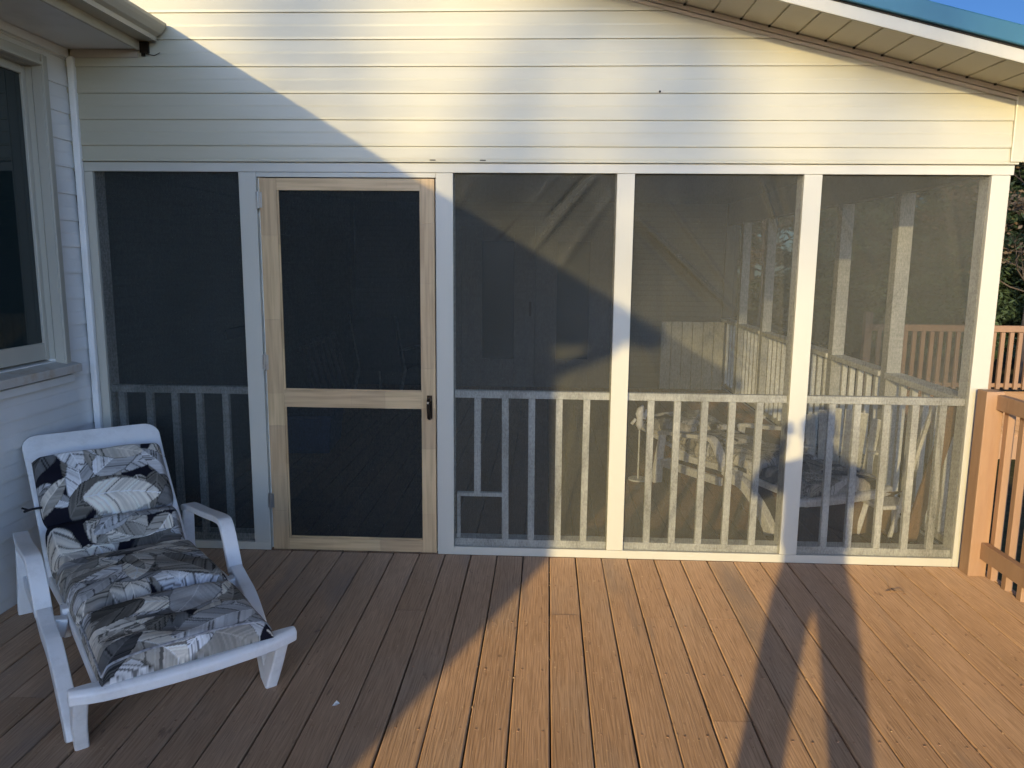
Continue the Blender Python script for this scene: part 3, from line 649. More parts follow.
toW(MB().box(-2.462, -2.425, WY0-.07, WY1+.07, WZ0-.125, WZ0-.085).build('apron', M['vinylw'], bevel=.004))
# eave: soffit, fascia, gutter, downspout, roof
ES = -7.30
toH(MB().box(-2.46, -2.075, -7.10, -.022, 2.637, 2.649).build('soffit', M['vinylw'], bevel=.001))
toH(MB().box(-2.448, -2.43, EY, -.022, 2.595, 2.636).build('soffit_channel', M['vinylw'], bevel=.003))
toH(MB().box(-2.42, -2.075, -.021, -.0165, 2.595, 2.636).build('wall_channel', M['frieze'], bevel=.001))
toH(MB().box(-2.074, -2.058, -7.10, -.03, 2.628, 2.76).build('fascia', M['alum'], bevel=.003))
gp = [(-2.056, 2.752), (-2.056, 2.672), (-1.967, 2.668), (-1.965, 2.690), (-1.940, 2.700), (-1.922, 2.722), (-1.912, 2.738), (-1.912, 2.752), (-1.922, 2.752), (-1.922, 2.741), (-1.930, 2.728), (-1.946, 2.709), (-1.972, 2.698), (-1.976, 2.678), (-2.048, 2.680), (-2.048, 2.752)]
def prism(prof, y0, y1):
    n = len(prof); m = MB(); m.add([(x, y0, z) for x, z in prof]+[(x, y1, z) for x, z in prof], [(k, (k+1) % n, n+(k+1) % n, n+k) for k in range(n)]+[tuple(range(n)), tuple(reversed(range(n, 2*n)))]); return m
gt = prism(gp, ES, -.036).build('gutter', M['alum']); toH(gt)
ge_ = prism(gp[:8]+[(-2.056, 2.752)][:0], -.042, -.034).build('end_cap', M['alum']); ge_.parent = gt
ds = MB(); dp = [(-2.0, -6.75, 2.67), (-2.0, -6.75, 2.60), (-2.03, -6.75, 2.55), (-2.36, -6.75, 2.42), (-2.40, -6.75, 2.36), (-2.40, -6.75, -.5)]
ds.sweep(dp, .085, .06, (0, 1, 0)); toH(ds.build('downspout', M['alum'], bevel=.006))
rf = MB()
def rslab(xa, za, xb, zb, y0, y1, t):
    rf.add([(xa, y0, za), (xb, y0, zb), (xb, y1, zb), (xa, y1, za), (xa, y0, za+t), (xb, y0, zb+t), (xb, y1, zb+t), (xa, y1, za+t)], [(0, 3, 2, 1), (4, 5, 6, 7), (0, 1, 5, 4), (1, 2, 6, 5), (2, 3, 7, 6), (3, 0, 4, 7)])
rslab(-1.965, 2.757, -5.5, 2.757+.36*3.515, ES, -.03, .02); rslab(-5.5, 2.757+.36*3.515, -9.0, 2.757, ES, -.03, .02)
toH(rf.build('roof', M['shingle']))
toH(MB().bar((-1.985, ES-.005, 2.74), (-5.5, ES-.005, 2.74+.36*3.515), .02, .12).build('rake_board', M['alum']))
# dark bit of gutter bracket and a spider-webby straw near the corner
toH(MB().box(-2.056, -2.012, -.034, -.020, 2.615, 2.668).tube([(-2.03, -.025, 2.612), (-1.99, -.02, 2.604), (-1.955, -.03, 2.616)], .0018, 5).box(-2.05, -2.035, -.033, -.021, 2.60, 2.615).build('gutter_strap', M['bronze']))

# ------------------------------------------------------------------ deck railing on the right
RG = thing('deck_railing', 'tan brown painted deck railing with square post beside the porch corner', 'railing', (2.30, -.085, 0))
def toR(o): o.parent = RG; o.matrix_parent_inverse = Matrix.Translation((-2.30, .085, 0)); return o
toR(MB().box(2.212, 2.302, -.128, -.038, .0015, .975).build('post', M['brownp'], bevel=.004))
toR(MB().box(2.212, 2.302, -2.6, -2.51, .0015, .975).build('post', M['brownp'], bevel=.004))
toR(MB().box(2.264, 2.303, -5.2, -.1285, .885, .960).build('top_rail', M['brownp'], bevel=.003))
toR(MB().box(2.262, 2.300, -5.2, -.110-.019, .100, .188).build('bottom_rail', M['brownp'], bevel=.003))
y = -.135
for i in range(40):
    toR(MB().box(2.3035, 2.341, y-.038, y, -.10+random.uniform(-.01, .01), .95).build('baluster', M['brownp'], bevel=.003)); y -= .127
RGf = thing('far_deck_railing', 'brown picket railing on the farther deck in front of the woods', 'railing', (6.2, 5.9, 0))
def toF(o): o.parent = RGf; o.matrix_parent_inverse = Matrix.Translation((-6.2, -5.9, 0)); return o
toF(MB().box(4.0, 9.0, 5.84, 5.93, .77, .85).build('top_rail', M['brownd'], bevel=.003)); toF(MB().box(4.0, 9.0, 5.88, 5.92, .07, .12).build('bottom_rail', M['brownd'], bevel=.003))
for x in (4.05, 6.5, 8.9): toF(MB().box(x-.045, x+.045, 5.86, 5.95, .002, 1.0).build('post', M['brownd'], bevel=.003))
x = 4.16
while x < 8.85:
    toF(MB().box(x, x+.048, 5.845, 5.879, .05, .765).build('baluster', M['brownd'])); x += .108
deck('far_deck', 3.7, 9.1, 3.4, 6.0, .05, 21)
tag(MB().box(3.72, 9.08, 3.42, 5.98, -.25, -.034).box(3.8, 3.9, 3.5, 3.6, GZ-.1, -.2).box(8.9, 9, 3.5, 3.6, GZ-.1, -.2).box(3.8, 3.9, 5.8, 5.9, GZ-.1, -.2).build('far_deck_frame', M['brownp']), kind='structure')
tag(MB().box(-2.42, -2.32, -9.4, -9.3, GZ-.1, -.19).box(2.2, 2.3, -9.4, -9.3, GZ-.1, -.19).box(2.2, 2.3, -5, -4.9, GZ-.1, -.19).box(2.2, 2.3, -.2, -.1, GZ-.1, -.19).box(2.2, 2.29, 5.6, 5.7, GZ-.1, -.19).build('deck_posts', M['brownp']), kind='structure')
toR(MB().box(2.302, 2.322, -9.5, -.13, -.26, -.24).build('skirt_strip', M['brownp']))

# ------------------------------------------------------------------ chaise lounge (local: x lateral, y towards the head, z up)
def lounger(label, loc, rz, flat=False):
    root = thing('chaise_lounge', label, 'lounge chair', loc, rz)
    pl = M['plastic']
    for s in (-1, 1):
        v = .345*s
        arm = smooth_path([(v*1.02, 1.20, .375), (v*1.03, 1.14, .395), (v*1.05, .9, .425), (v*1.05, .66, .462), (v*1.04, .585, .455), (v*1.03, .53, .40), (v*1.02, .455, .285)], 5)
        f = MB().sweep(arm, [.060]*len(arm), [.028]*len(arm))
        leg = smooth_path([(v*1.02, .46, .292), (v*1.015, .36, .262), (v, .26, .235), (v*.985, .14, .15), (v*.97, .06, .06), (v*.965, .025, .004)], 5)
        n = len(leg); f.sweep(leg, [.052]*n, list(np.linspace(.055, .075, n)))
        o = f.build('armrest_frame', pl, root, .008, seg=3)
        f2 = MB().sweep([(v*1.02, 1.175, .375), (v*1.02, 1.21, .2), (v*1.02, 1.235, .004)], [.05, .06, .075], [.03, .035, .05])
        f2.build('rear_leg', pl, root, .006, seg=2)
        f3 = MB().sweep(smooth_path([(v*.94, -.13, .245), (v*.94, -.06, .12), (v*.92, .0, .004)], 4), .045, [.065]*9)
        f3.build('front_leg', pl, root, .008, seg=3)
        MB().bar((.262*s, -.165, .262), (.262*s, .50, .270), .040, .045).bar((.262*s, .5, .270), (.27*s, 1.15, .22), .04, .045).bar((.29*s, .40, .25), (.345*s, .40, .262), .05, .07).build('seat_rail', pl, root, .006)
        MB().bar((.28*s, 1.15, .17), (.35*s, 1.15, .17), .05, .05).bar((.345*s, .5, .20), (.345*s, 1.2, .16), .03, .055).build('side_brace', pl, root, .006)
        MB().box(.285*s-.012, .285*s+.012, .43, .49, .19, .305).box(.30*s-.03, .30*s+.03, .445, .475, .22, .25).build('hinge_bracket', pl, root, .004)
    # front cross bar: shallow bow with rounded ends
    pts = []
    for i in range(17):
        t = -1+i/8; pts.append((.362*t, -.215+.035*t*t-.0, .268))
    b = MB(); n = len(pts)
    wd = [.03]+[.05]+[.062]*(n-4)+[.05]+[.03]
    for i, p in enumerate(pts):
        w_ = wd[i] if 0 < i < n-1 else .03
        b.v += [(p[0], p[1]-w_/2, p[2]-.024), (p[0], p[1]-w_/2-.004, p[2]+.012), (p[0], p[1]-w_/2+.012, p[2]+.024), (p[0], p[1]+w_/2, p[2]+.024), (p[0], p[1]+w_/2, p[2]-.024)]
    for i in range(n-1):
        for k in range(5): b.f.append((i*5+k, i*5+(k+1) % 5, (i+1)*5+(k+1) % 5, (i+1)*5+k))
    b.f += [tuple(range(5)), tuple(reversed(range((n-1)*5, n*5)))]
    b.build('front_bar', pl, root, .007, seg=3)
    st = MB()
    for i in range(9): st.box(-.245, .245, -.12+i*.115, -.05+i*.115, .272, .284)
    st.build('seat_slats', pl, root, .003)
    # backrest frame panel
    hy, hz = .93, .25
    d = Vector((0, .56, .50)).normalized() if not flat else Vector((0, .9, .12)).normalized()
    nrm_ = Vector((0, -d.z, d.y))
    Lb = .76; wdt = .300
    out = []
    cr_ = .07
    for (cx, cy, a0) in ((wdt-cr_, Lb-cr_, 0), (-(wdt-cr_), Lb-cr_, 90)):
        for k in range(7): a = R(a0+k*15); out.append((cx+cr_*math.cos(a), cy+cr_*math.sin(a)))
    outer = [(wdt-.015, 0)]+out+[(-(wdt-.015), 0)]
    def P3(x, s_, h): p = Vector((0, hy, hz))+d*s_+nrm_*h; return (x, p.y, p.z)
    m = MB(); n = len(outer)
    # upper head panel (solid) + side stiles + slats
    up_ = [p for p in outer if p[1] > Lb-.22]; 
    up_ = [(wdt-.006, Lb-.22)]+out+[(-(wdt-.006), Lb-.22)]
    n = len(up_)
    m.add([P3(x, s_, .012) for x, s_ in up_]+[P3(x, s_, -.012) for x, s_ in up_], [tuple(range(n)), tuple(reversed(range(n, 2*n)))]+[(k, (k+1) % n, n+(k+1) % n, n+k) for k in range(n)])
    for s in (-1, 1):
        a = [(s*(wdt-.006), Lb-.221), (s*(wdt-.012), 0), (s*(wdt-.062), 0), (s*(wdt-.056), Lb-.221)]
        m.add([P3(x, q, .012) for x, q in a]+[P3(x, q, -.014) for x, q in a], [(0, 1, 2, 3), (7, 6, 5, 4), (0, 4, 5, 1), (1, 5, 6, 2), (2, 6, 7, 3), (3, 7, 4, 0)])
    for k in range(5):
        a = [(wdt-.063, .02+k*.1), (-(wdt-.063), .02+k*.1), (-(wdt-.063), .08+k*.1), (wdt-.063, .08+k*.1)]
        m.add([P3(x, q, .010) for x, q in a]+[P3(x, q, -.004) for x, q in a], [(0, 1, 2, 3), (7, 6, 5, 4), (0, 4, 5, 1), (1, 5, 6, 2), (2, 6, 7, 3), (3, 7, 4, 0)])
    m.build('backrest', pl, root, .007, seg=3)
    return root
TH = math.atan2(.637, .771)
lounger('white resin chaise lounge with arms on the shaded deck by the window', (-1.28, -1.555, 0), TH)
L2 = lounger('white plastic chaise lounge laid flat inside the porch behind the screen', (1.67, .53, .004), R(25), flat=True)

# leaf print painted on a dense grid
def leaf_print(U, V, seed):
    r = np.random.RandomState(seed); col = np.zeros(U.shape+(3,)); col[...] = (.010, .010, .017)
    nse = lambda k: (np.sin(k*12.9898)*43758.5453) % 1
    u0_, u1_, v0_, v1_ = U.min(), U.max(), V.min(), V.max()
    for i in range(int(150*(u1_-u0_)*(v1_-v0_)/1.2)+25):
        cx, cy = r.uniform(u0_-.05, u1_+.05), r.uniform(v0_-.05, v1_+.05); a = r.uniform(0, 2*np.pi); L = r.uniform(.17, .33); wd = L*r.uniform(.20, .29)
        bend = r.uniform(-1.6, 1.6)
        dx, dy = U-cx, V-cy; s = dx*np.cos(a)+dy*np.sin(a); c = -dx*np.sin(a)+dy*np.cos(a)+bend*s*s
        t = s/L+.5; ok = (t > 0) & (t < 1)
        prof = wd*np.sin(np.pi*np.clip(t, 0, 1)**.8)**.65*(1+.03*np.sin(s*90+i))
        ins = ok & (np.abs(c) < prof)
        if not ins.any(): continue
        q = (s-np.abs(c)*r.uniform(.7, 1.3))[ins]; cc = c[ins]; fr = r.uniform(110, 160)
        k = np.floor(q*fr+(cc > 0)*.5+i*17); h = nse(k+r.uniform(0, 99)); h2 = nse(np.floor(q*fr*.28)+i)
        tone = r.choice([.80, .52, .32, .64, .16], p=[.30, .25, .15, .18, .12])
        val = tone*(.70+.42*h)*(.84+.28*h2)
        val = np.where(h < .12, val*.35, val)
        edge = np.abs(cc)/np.maximum(prof[ins], 1e-4); val = np.where(edge > .93, val*.5, val); val = np.where(np.abs(cc) < .0022, tone*1.25, val)
        if r.rand() < .45: val = np.where(cc > 0, val*.55, val)
        tint = np.array([1.06, .98, .84]) if r.rand() < .6 else np.array([.98, .97, .95])
        col[ins] = np.clip(val[:, None]*tint, .006, .85)
    return col
def cushion(name, label, loc, rz, path, seams, width=.535, th=.115, seed=1, ns=430, nc=150, parts=True):
    pts = smooth_path([(0, a, b) for a, b in path], 12)
    P_ = np.array([[p.y, p.z] for p in pts]); seg = np.r_[0, np.cumsum(np.linalg.norm(np.diff(P_, axis=0), axis=1))]; L = seg[-1]
    s = np.concatenate([np.linspace(0, .034, 36)[:-1], np.linspace(.034, L-.034, ns-72), np.linspace(L-.034, L, 38)[1:]]); ns = len(s); cy = np.interp(s, seg, P_[:, 0]); cz = np.interp(s, seg, P_[:, 1])
    ty = np.interp(s, (seg[1:]+seg[:-1])/2, np.diff(P_[:, 0])/np.diff(seg)); tz = np.interp(s, (seg[1:]+seg[:-1])/2, np.diff(P_[:, 1])/np.diff(seg)); ln = np.hypot(ty, tz); ty /= ln; tz /= ln
    # smooth normals
    ker = np.ones(9)/9; ty = np.convolve(np.pad(ty, 4, 'edge'), ker, 'valid'); tz = np.convolve(np.pad(tz, 4, 'edge'), ker, 'valid'); ln = np.hypot(ty, tz); ty /= ln; tz /= ln
    ny, nz = -tz, ty
    sm = np.array([q*L for q in seams])
    d = np.min(np.abs(s[:, None]-sm[None]), axis=1) if len(sm) else np.full(ns, 1.)
    puff = 1-.86*np.exp(-(d/.028)**1.3)
    ends = np.minimum(s, L-s); rend = np.clip(1-(1-np.clip(ends/.03, 0, 1))**2, 0, 1)**.5
    # cross-section loop: angle param -> superellipse
    nb = 50; tt = np.concatenate([np.linspace(0, 1, nc), ]) 
    ax = np.linspace(-1, 1, nc); hw = width/2
    top_w = ax*hw
    edge = 1-np.clip((np.abs(ax)-.90)/.10, 0, 1)**2*.55
    rr = np.random.RandomState(seed); W1, W2 = np.meshgrid(s, top_w, indexing='ij')
    wr = np.zeros_like(W1)
    for _ in range(14):
        kx, ky, ph = rr.uniform(-40, 40), rr.uniform(-28, 28), rr.uniform(0, 6); wr += .0011*np.sin(kx*W1+ky*W2+ph+1.5*np.sin(9*W1+5*W2+ph))
    for q in sm:   # radiating gathers near seams
        wr += .0045*np.exp(-(np.abs(W1-q)/.05)**1.2)*np.sin(W2*70+3*np.sin(W2*17+q*9))*np.exp(-(np.abs(W1-q)/.09))
    dome = (1-.30*np.abs(ax)**3)
    ht = (th*.72*puff[:, None]*dome[None]*edge[None]+wr)*rend[:, None]**.8
    hbm = -(th*.28)*np.ones_like(ht)*rend[:, None]**.4
    bul = .008*np.sin(np.pi*0.5)*puff
    X = np.zeros((ns, nc)); 
    X[:] = top_w[None]*(1-.04*(1-puff[:, None]))
    Yt = cy[:, None]+ny[:, None]*ht; Zt = cz[:, None]+nz[:, None]*ht
    nside = 14; vs = []; colU = []; colV = []
    rings = []
    for k in range(nc): rings.append((X[:, k], ht[:, k], s, top_w[k]))
    for k in range(1, nside):
        f = k/nside; h = ht[:, -1]*(1-f)+hbm[:, -1]*f; rings.append((X[:, -1]+bul*math.sin(math.pi*f), h, s, hw+f*th*.8))
    nbt = 16
    for k in range(nbt+1):
        f = k/nbt; rings.append((X[:, -1]*(1-f)+X[:, 0]*f, hbm[:, 0], s, hw+th*.8+f*width))
    for k in range(1, nside):
        f = k/nside; h = hbm[:, 0]*(1-f)+ht[:, 0]*f; rings.append((X[:, 0]-bul*math.sin(math.pi*f), h, s, -hw-(1-f)*th*.8))
    RX = np.stack([r_[0] for r_ in rings], 1); RH = np.stack([r_[1] for r_ in rings], 1); PV = np.stack([np.full(ns, r_[3]) for r_ in rings], 1); PU = np.repeat((s+np.where(s < L/2, -1, 1)*(1-rend)*.07)[:, None], len(rings), 1)
    # end faces: pull first/last ring print
    RY = cy[:, None]+ny[:, None]*RH; RZ = cz[:, None]+nz[:, None]*RH
    nr = len(rings); V3 = np.stack([RX, RY, RZ], -1)
    # explicit end strips so that the foot end shows fabric
    def endstrip(i, sgn, m_=34):
        top = V3[i, :nc]; bidx = list(range(nc+nside-1, nc+nside+nbt))
        bx = np.interp(np.linspace(0, 1, nc), np.linspace(0, 1, nbt+1), V3[i, bidx[0]:bidx[-1]+1, 0][::-1])
        by = V3[i, bidx[0], 1]; bz = V3[i, bidx[0], 2]; out = []
        for k in range(m_+1):
            f = k/m_; out.append(np.stack([top[:, 0]*(1-f)+bx*f, top[:, 1]*(1-f)+by*f+sgn*ty[i]*.008*math.sin(math.pi*f), top[:, 2]*(1-f)+bz*f+sgn*tz[i]*.008*math.sin(math.pi*f)], -1))
        return np.array(out)
    col = leaf_print(PU, PV, seed)
    I = np.arange(ns*nr).reshape(ns, nr); J = np.roll(I, -1, axis=1)
    Fc = np.stack([I[:-1], J[:-1], J[1:], I[1:]], -1).reshape(-1, 4)
    VV = V3.reshape(-1, 3); CC = col.reshape(-1, 3); FF = [Fc]
    base = len(VV)
    for (i, sgn) in ((0, -1), (ns-1, 1)):
        E = endstrip(i, sgn); m_ = E.shape[0]; EU = s[i]+sgn*np.linspace(0, th, m_)[:, None]+np.zeros(nc)[None]; EV = np.zeros(m_)[:, None]+top_w[None]
        ce = leaf_print(EU, EV, seed+50+i); K = np.arange(m_*nc).reshape(m_, nc)+base; base += m_*nc
        FF.append(np.stack([K[:-1, :-1], K[:-1, 1:], K[1:, 1:], K[1:, :-1]], -1).reshape(-1, 4)); VV = np.concatenate([VV, E.reshape(-1, 3)]); CC = np.concatenate([CC, ce.reshape(-1, 3)])
    FF = np.concatenate(FF)
    me = bpy.data.meshes.new(name); me.from_pydata(VV.tolist(), [], FF.tolist())
    ca = me.color_attributes.new('print', 'FLOAT_COLOR', 'POINT'); ca.data.foreach_set('color', np.concatenate([CC, np.ones((len(CC), 1))], 1).astype(np.float32).ravel())
    me.polygons.foreach_set('use_smooth', [True]*len(me.polygons))
    root = thing(name, label, 'cushion', loc, rz); link('cushion_body', me, M['print'], root)
    if parts:
        # piping round the foot end and along the edges, ties
        i0 = int(np.argmin(np.abs(s-.020))); im = int(np.argmin(np.abs(s-.262*L))); m = MB()
        ids = [(i, 0) for i in range(im, i0, -4)]+[(i0, k) for k in range(0, nc, 5)]+[(i, nc-1) for i in range(i0, im, 4)]
        pp = [Vector(V3[i, k])+Vector((0, 0, .001)) for i, k in ids]; m.tube(pp, .0042, 6)
        ib = im; m.tube([Vector(V3[ib, k])+Vector((0, 0, .001)) for k in range(0, nc, 4)], .004, 6)
        m.build('piping', M['pipe'], root, smooth=True)
        e = V3[int(np.argmin(np.abs(s-.845*L))), 0]; m = MB()
        m.tube(smooth_path([tuple(e), (e[0]-.035, e[1]+.02, e[2]-.005), (e[0]-.065, e[1]+.05, e[2]-.02)], 4), .006, 6).tube([(e[0]-.05, e[1]+.03, e[2]-.01), (e[0]-.075, e[1]+.03, e[2]+.004)], .005, 6)
        m.build('tie', M['black'], root)
    return root
M['pipe'] = paint('grey_piping', (.33, .33, .34), .8, .5, 60)
cushion('lounge_cushion', 'black and grey leaf print cushion spread on the white outdoor chaise', (-1.28, -1.555, 0), TH,
        [(-.215, .287), (.02, .296), (.25, .312), (.30, .313), (.60, .302), (.88, .282), (.955, .297), (1.02, .365), (1.17, .505), (1.345, .665)], [.272, .622, .795], seed=12)
cushion('lounge_cushion', 'leaf print cushion lying on the flat chaise inside the porch', (1.67, .53, .004), R(25),
        [(-.20, .29), (.25, .30), (.60, .30), (.95, .30), (1.3, .34), (1.55, .38)], [.27, .55, .78], seed=21, ns=240, nc=90, parts=False)

# ------------------------------------------------------------------ inside the porch
def slat_chair(label, loc, rz):
    r = thing('slatted_chair', label, 'chair', loc, rz)
    for s in (-1, 1):
        MB().bar((.27*s, -.30, 0), (.27*s, -.28, .56), .05, .03).build('leg', M['greyw'], r, .003); MB().bar((.27*s, .38, 0), (.27*s, .20, .56), .05, .03).build('leg', M['greyw'], r, .003)
        MB().box(.30*s-.055, .30*s+.055, -.36, .34, .561, .583).build('arm', M['greyw'], r, .004)
    b = MB()
    for k in range(6):
        x = -.25+k*.1; b.bar((x, .05, .28), (x*1.15, .42, .98-.012*(k-2.5)**2), .085, .016, (0, 1, .5))
    b.build('backrest', M['greyw'], r, .003)
    b = MB()
    for k in range(5): b.bar((-.26, -.30+k*.09, .40-.02*k), (.26, -.30+k*.09, .40-.02*k), .08, .018)
    b.build('seat', M['greyw'], r, .003); return r
slat_chair('weathered grey slatted armchair inside the porch by the side railing', (2.0, 1.15, .004), R(160)).scale = (.68, .68, .70)
# rough board leaning in the right corner
tag(MB().bar((2.10, .30, .03), (2.235, .19, .862), .075, .022, (0, 1, 0)).build('leaning_board', M['drift'], bevel=.003), 'rough reddish brown board leaning in the porch corner', 'board')
tag(MB().bar((2.02, .36, .03), (2.16, .27, .86), .02, .02, (0, 1, 0)).build('pale_lath', M['greyw'], bevel=.002), 'thin pale lath leaning beside the rough brown board', 'lath')
# small white garden figure on a stake, side table, boxes
gf = thing('garden_stake', 'small white ornament on a stake standing inside the porch', 'ornament', (.70, 1.55, .004))
MB().tube([(0, 0, .0), (0, 0, .40)], .006, 6).tube([(0, 0, 0), (0, 0, .012)], .07, 14).build('stake', M['greyw'], gf)
MB().tube([(0, 0, .38), (0, 0, .42), (0, 0, .46), (0, 0, .50), (0, 0, .53), (.02, 0, .56)], [.012, .03, .022, .034, .026, .008], 10).bar((-.03, 0, .46), (-.06, 0, .42), .02, .02).bar((.03, 0, .46), (.05, 0, .53), .02, .02).build('figure', M['plastic'], gf, smooth=True)
cb = thing('cardboard_box', 'open brown cardboard box on the porch floor near the chaise', 'box', (1.93, .62, .004), R(20))
MB().box(-.16, .16, -.12, -.115, 0, .22).box(-.16, .16, .115, .12, 0, .22).box(-.16, -.155, -.114, .114, 0, .22).box(.155, .16, -.114, .114, 0, .22).box(-.154, .154, -.114, .114, 0, .005).build('box_body', M['carton'], cb)
MB().bar((-.16, -.117, .22), (.16, -.117, .22), .002, .002).add([(-.16, -.118, .22), (.16, -.118, .22), (.16, -.2, .27), (-.16, -.2, .27), (-.16, -.118, .223), (.16, -.118, .223), (.16, -.2, .273), (-.16, -.2, .273)], [(0, 3, 2, 1), (4, 5, 6, 7), (0, 1, 5, 4), (1, 2, 6, 5), (2, 3, 7, 6), (3, 0, 4, 7)]).build('flap', M['carton'], cb)
st_ = thing('plastic_stool', 'low white plastic stool behind the last railing panel', 'stool', (2.02, .42, .004), R(10))
MB().box(-.12, .12, -.09, .09, .20, .225).build('seat', M['plastic'], st_, .008)
for sx in (-1, 1):
    for sy in (-1, 1): MB().bar((.12*sx, .09*sy, 0), (.09*sx, .065*sy, .2), .03, .03).build('leg', M['plastic'], st_, .004)
# leaning slatted gate and dark patio chair deep inside, seen through the door
gtp = thing('slatted_gate', 'folded slatted gate leaning against the inner house wall', 'gate', (-2.2, 4.0, .004))
for k in range(7):
    MB().bar((.0, -.6+k*.2, 0), (-.2, -.6+k*.2+.02, .78), .035, .02, (0, 1, 0)).build('slat', M['doorw'], gtp)
MB().bar((-.19, -.68, .72), (-.19, .68, .72), .02, .04).bar((-.03, -.68, .1), (-.03, .68, .1), .02, .04).build('rail', M['doorw'], gtp)
dc = thing('patio_chair', 'dark sling patio chair standing at the back of the porch', 'chair', (-1.75, 4.6, .004), R(165))
MB().bar((-.25, -.22, .40), (.25, -.22, .40), .03, .03).add([(-.25, -.24, .40), (.25, -.24, .40), (.25, .22, .37), (-.25, .22, .37), (-.25, -.24, .41), (.25, -.24, .41), (.25, .22, .38), (-.25, .22, .38)], [(0, 3, 2, 1), (4, 5, 6, 7), (0, 1, 5, 4), (1, 2, 6, 5), (2, 3, 7, 6), (3, 0, 4, 7)]).build('seat', M['darkchair'], dc)
MB().add([(-.25, .22, .37), (.25, .22, .37), (.25, .40, .98), (-.25, .40, .98), (-.25, .235, .37), (.25, .235, .37), (.25, .415, .98), (-.25, .415, .98)], [(0, 3, 2, 1), (4, 5, 6, 7), (0, 1, 5, 4), (1, 2, 6, 5), (2, 3, 7, 6), (3, 0, 4, 7)]).build('backrest', M['darkchair'], dc)
for s in (-1, 1):
    MB().tube(smooth_path([(.28*s, -.30, 0), (.28*s, -.26, .58), (.28*s, -.2, .62), (.28*s, .30, .62)], 4), .014, 8).build('arm', M['steel'], dc, smooth=True)
    MB().tube([(.28*s, .40, 0), (.28*s, .2, .4), (.28*s, .42, 1.0)], .014, 8).build('leg', M['steel'], dc)
bb = thing('storage_tote', 'dark blue plastic tote on the floor near the back wall', 'tote', (-2.0, 2.4, .004), R(5))
m = MB(); m.add([(-.2, -.28, 0), (.2, -.28, 0), (.2, .28, 0), (-.2, .28, 0), (-.23, -.31, .3), (.23, -.31, .3), (.23, .31, .3), (-.23, .31, .3)], [(0, 3, 2, 1), (4, 5, 6, 7), (0, 1, 5, 4), (1, 2, 6, 5), (2, 3, 7, 6), (3, 0, 4, 7)]); m.build('tub', M['blueb'], bb, .01)
MB().box(-.24, .24, -.32, .32, .301, .325).build('lid', M['blueb'], bb, .008)

# ------------------------------------------------------------------ trees
def crown_mesh(name, kind, seed, h, w, nleaf):
    r = np.random.RandomState(seed); V = []; Fq = []
    cl = []
    if kind == 'pine':
        nb = 90
        for i in range(nb):
            t = r.uniform(.12, 1); z = h*t; rad = w*(1-t)**.75*r.uniform(.45, 1.05)+.15; a = r.uniform(0, 6.28); 
            for q in np.linspace(.25, 1, 5): cl.append((rad*q*math.cos(a), rad*q*math.sin(a), z-.25*q*rad*.5+r.uniform(-.1, .1), .16+.10*w*(1-q*.4)))
    else:
        for i in range(110):
            a = r.uniform(0, 6.28); t = r.beta(2, 2); z = h*(.35+.62*t); rad = w*math.sin(math.pi*min(.97, .15+.85*t))*r.uniform(.2, 1)**.6
            cl.append((rad*math.cos(a), rad*math.sin(a), z, r.uniform(.25, .6)))
    cl = np.array(cl); k = r.randint(0, len(cl), nleaf); c = cl[k]
    off = r.normal(size=(nleaf, 3)); off *= (c[:, 3:4]*.55); off[:, 2] *= .55
    p = c[:, :3]+off; n1 = r.normal(size=(nleaf, 3)); n1 /= np.linalg.norm(n1, axis=1)[:, None]; n2 = np.cross(n1, r.normal(size=(nleaf, 3))); n2 /= np.linalg.norm(n2, axis=1)[:, None]
    sz = (r.uniform(.06, .13, nleaf) if kind == 'pine' else r.uniform(.04, .08, nleaf))[:, None]
    asp = .28 if kind == 'pine' else .6
    q = np.stack([p-n1*sz-n2*sz*asp*.3, p-n2*sz*asp, p+n1*sz, p+n2*sz*asp], 1).reshape(-1, 3)
    me = bpy.data.meshes.new(name); me.from_pydata(q.tolist(), [], np.arange(nleaf*4).reshape(-1, 4).tolist()); return me
def trunk_mesh(name, seed, h, r0_, nb, spread, deep=1):
    r = random.Random(seed); m = MB()
    pts = [(0, 0, 0)]; x = y = 0
    for i in range(1, 9): x += r.uniform(-.05, .05)*h*.12; y += r.uniform(-.05, .05)*h*.12; pts.append((x, y, h*i/8))
    m.tube(pts, [r0_*(1-.11*i) for i in range(9)], 9)
    def branch(p, d, L, rad, lv):
        P0 = Vector(p); pp = [P0]; dd = Vector(d)
        for i in range(4): dd = (dd+Vector((r.uniform(-.3, .3), r.uniform(-.3, .3), r.uniform(-.1, .3)))).normalized(); P0 = P0+dd*L/4; pp.append(P0)
        m.tube(pp, [rad*(1-.2*i) for i in range(5)], 5 if lv else 6, cap=False)
        if lv < deep:
            for q in range(4): i = r.randint(1, 4); branch(pp[i], (dd+Vector((r.uniform(-1, 1), r.uniform(-1, 1), r.uniform(-.3, .8)))).normalized(), L*.55, rad*.45, lv+1)
    for b in range(nb):
        t = r.uniform(.3, .97); i = int(t*8); p = Vector(pts[i]).lerp(Vector(pts[min(8, i+1)]), t*8-i); a = r.uniform(0, 6.28)
        branch(p, Vector((math.cos(a), math.sin(a), r.uniform(.1, .8))).normalized(), spread*(1.15-t), r0_*.28*(1.1-t), 0)
    me = bpy.data.meshes.new(name); me.from_pydata(m.v, [], m.f); me.polygons.foreach_set('use_smooth', [True]*len(me.polygons)); return me
pc = [crown_mesh('crown', 'pine', s, h, w, 26000) for s, h, w in ((1, 9, 2.2), (2, 11, 2.6), (3, 8, 2.4))]
pt = [trunk_mesh('trunk', s+10, h, .16, 22, w, 0) for s, h, w in ((1, 9, 1.6), (2, 11, 1.8), (3, 8, 1.6))]
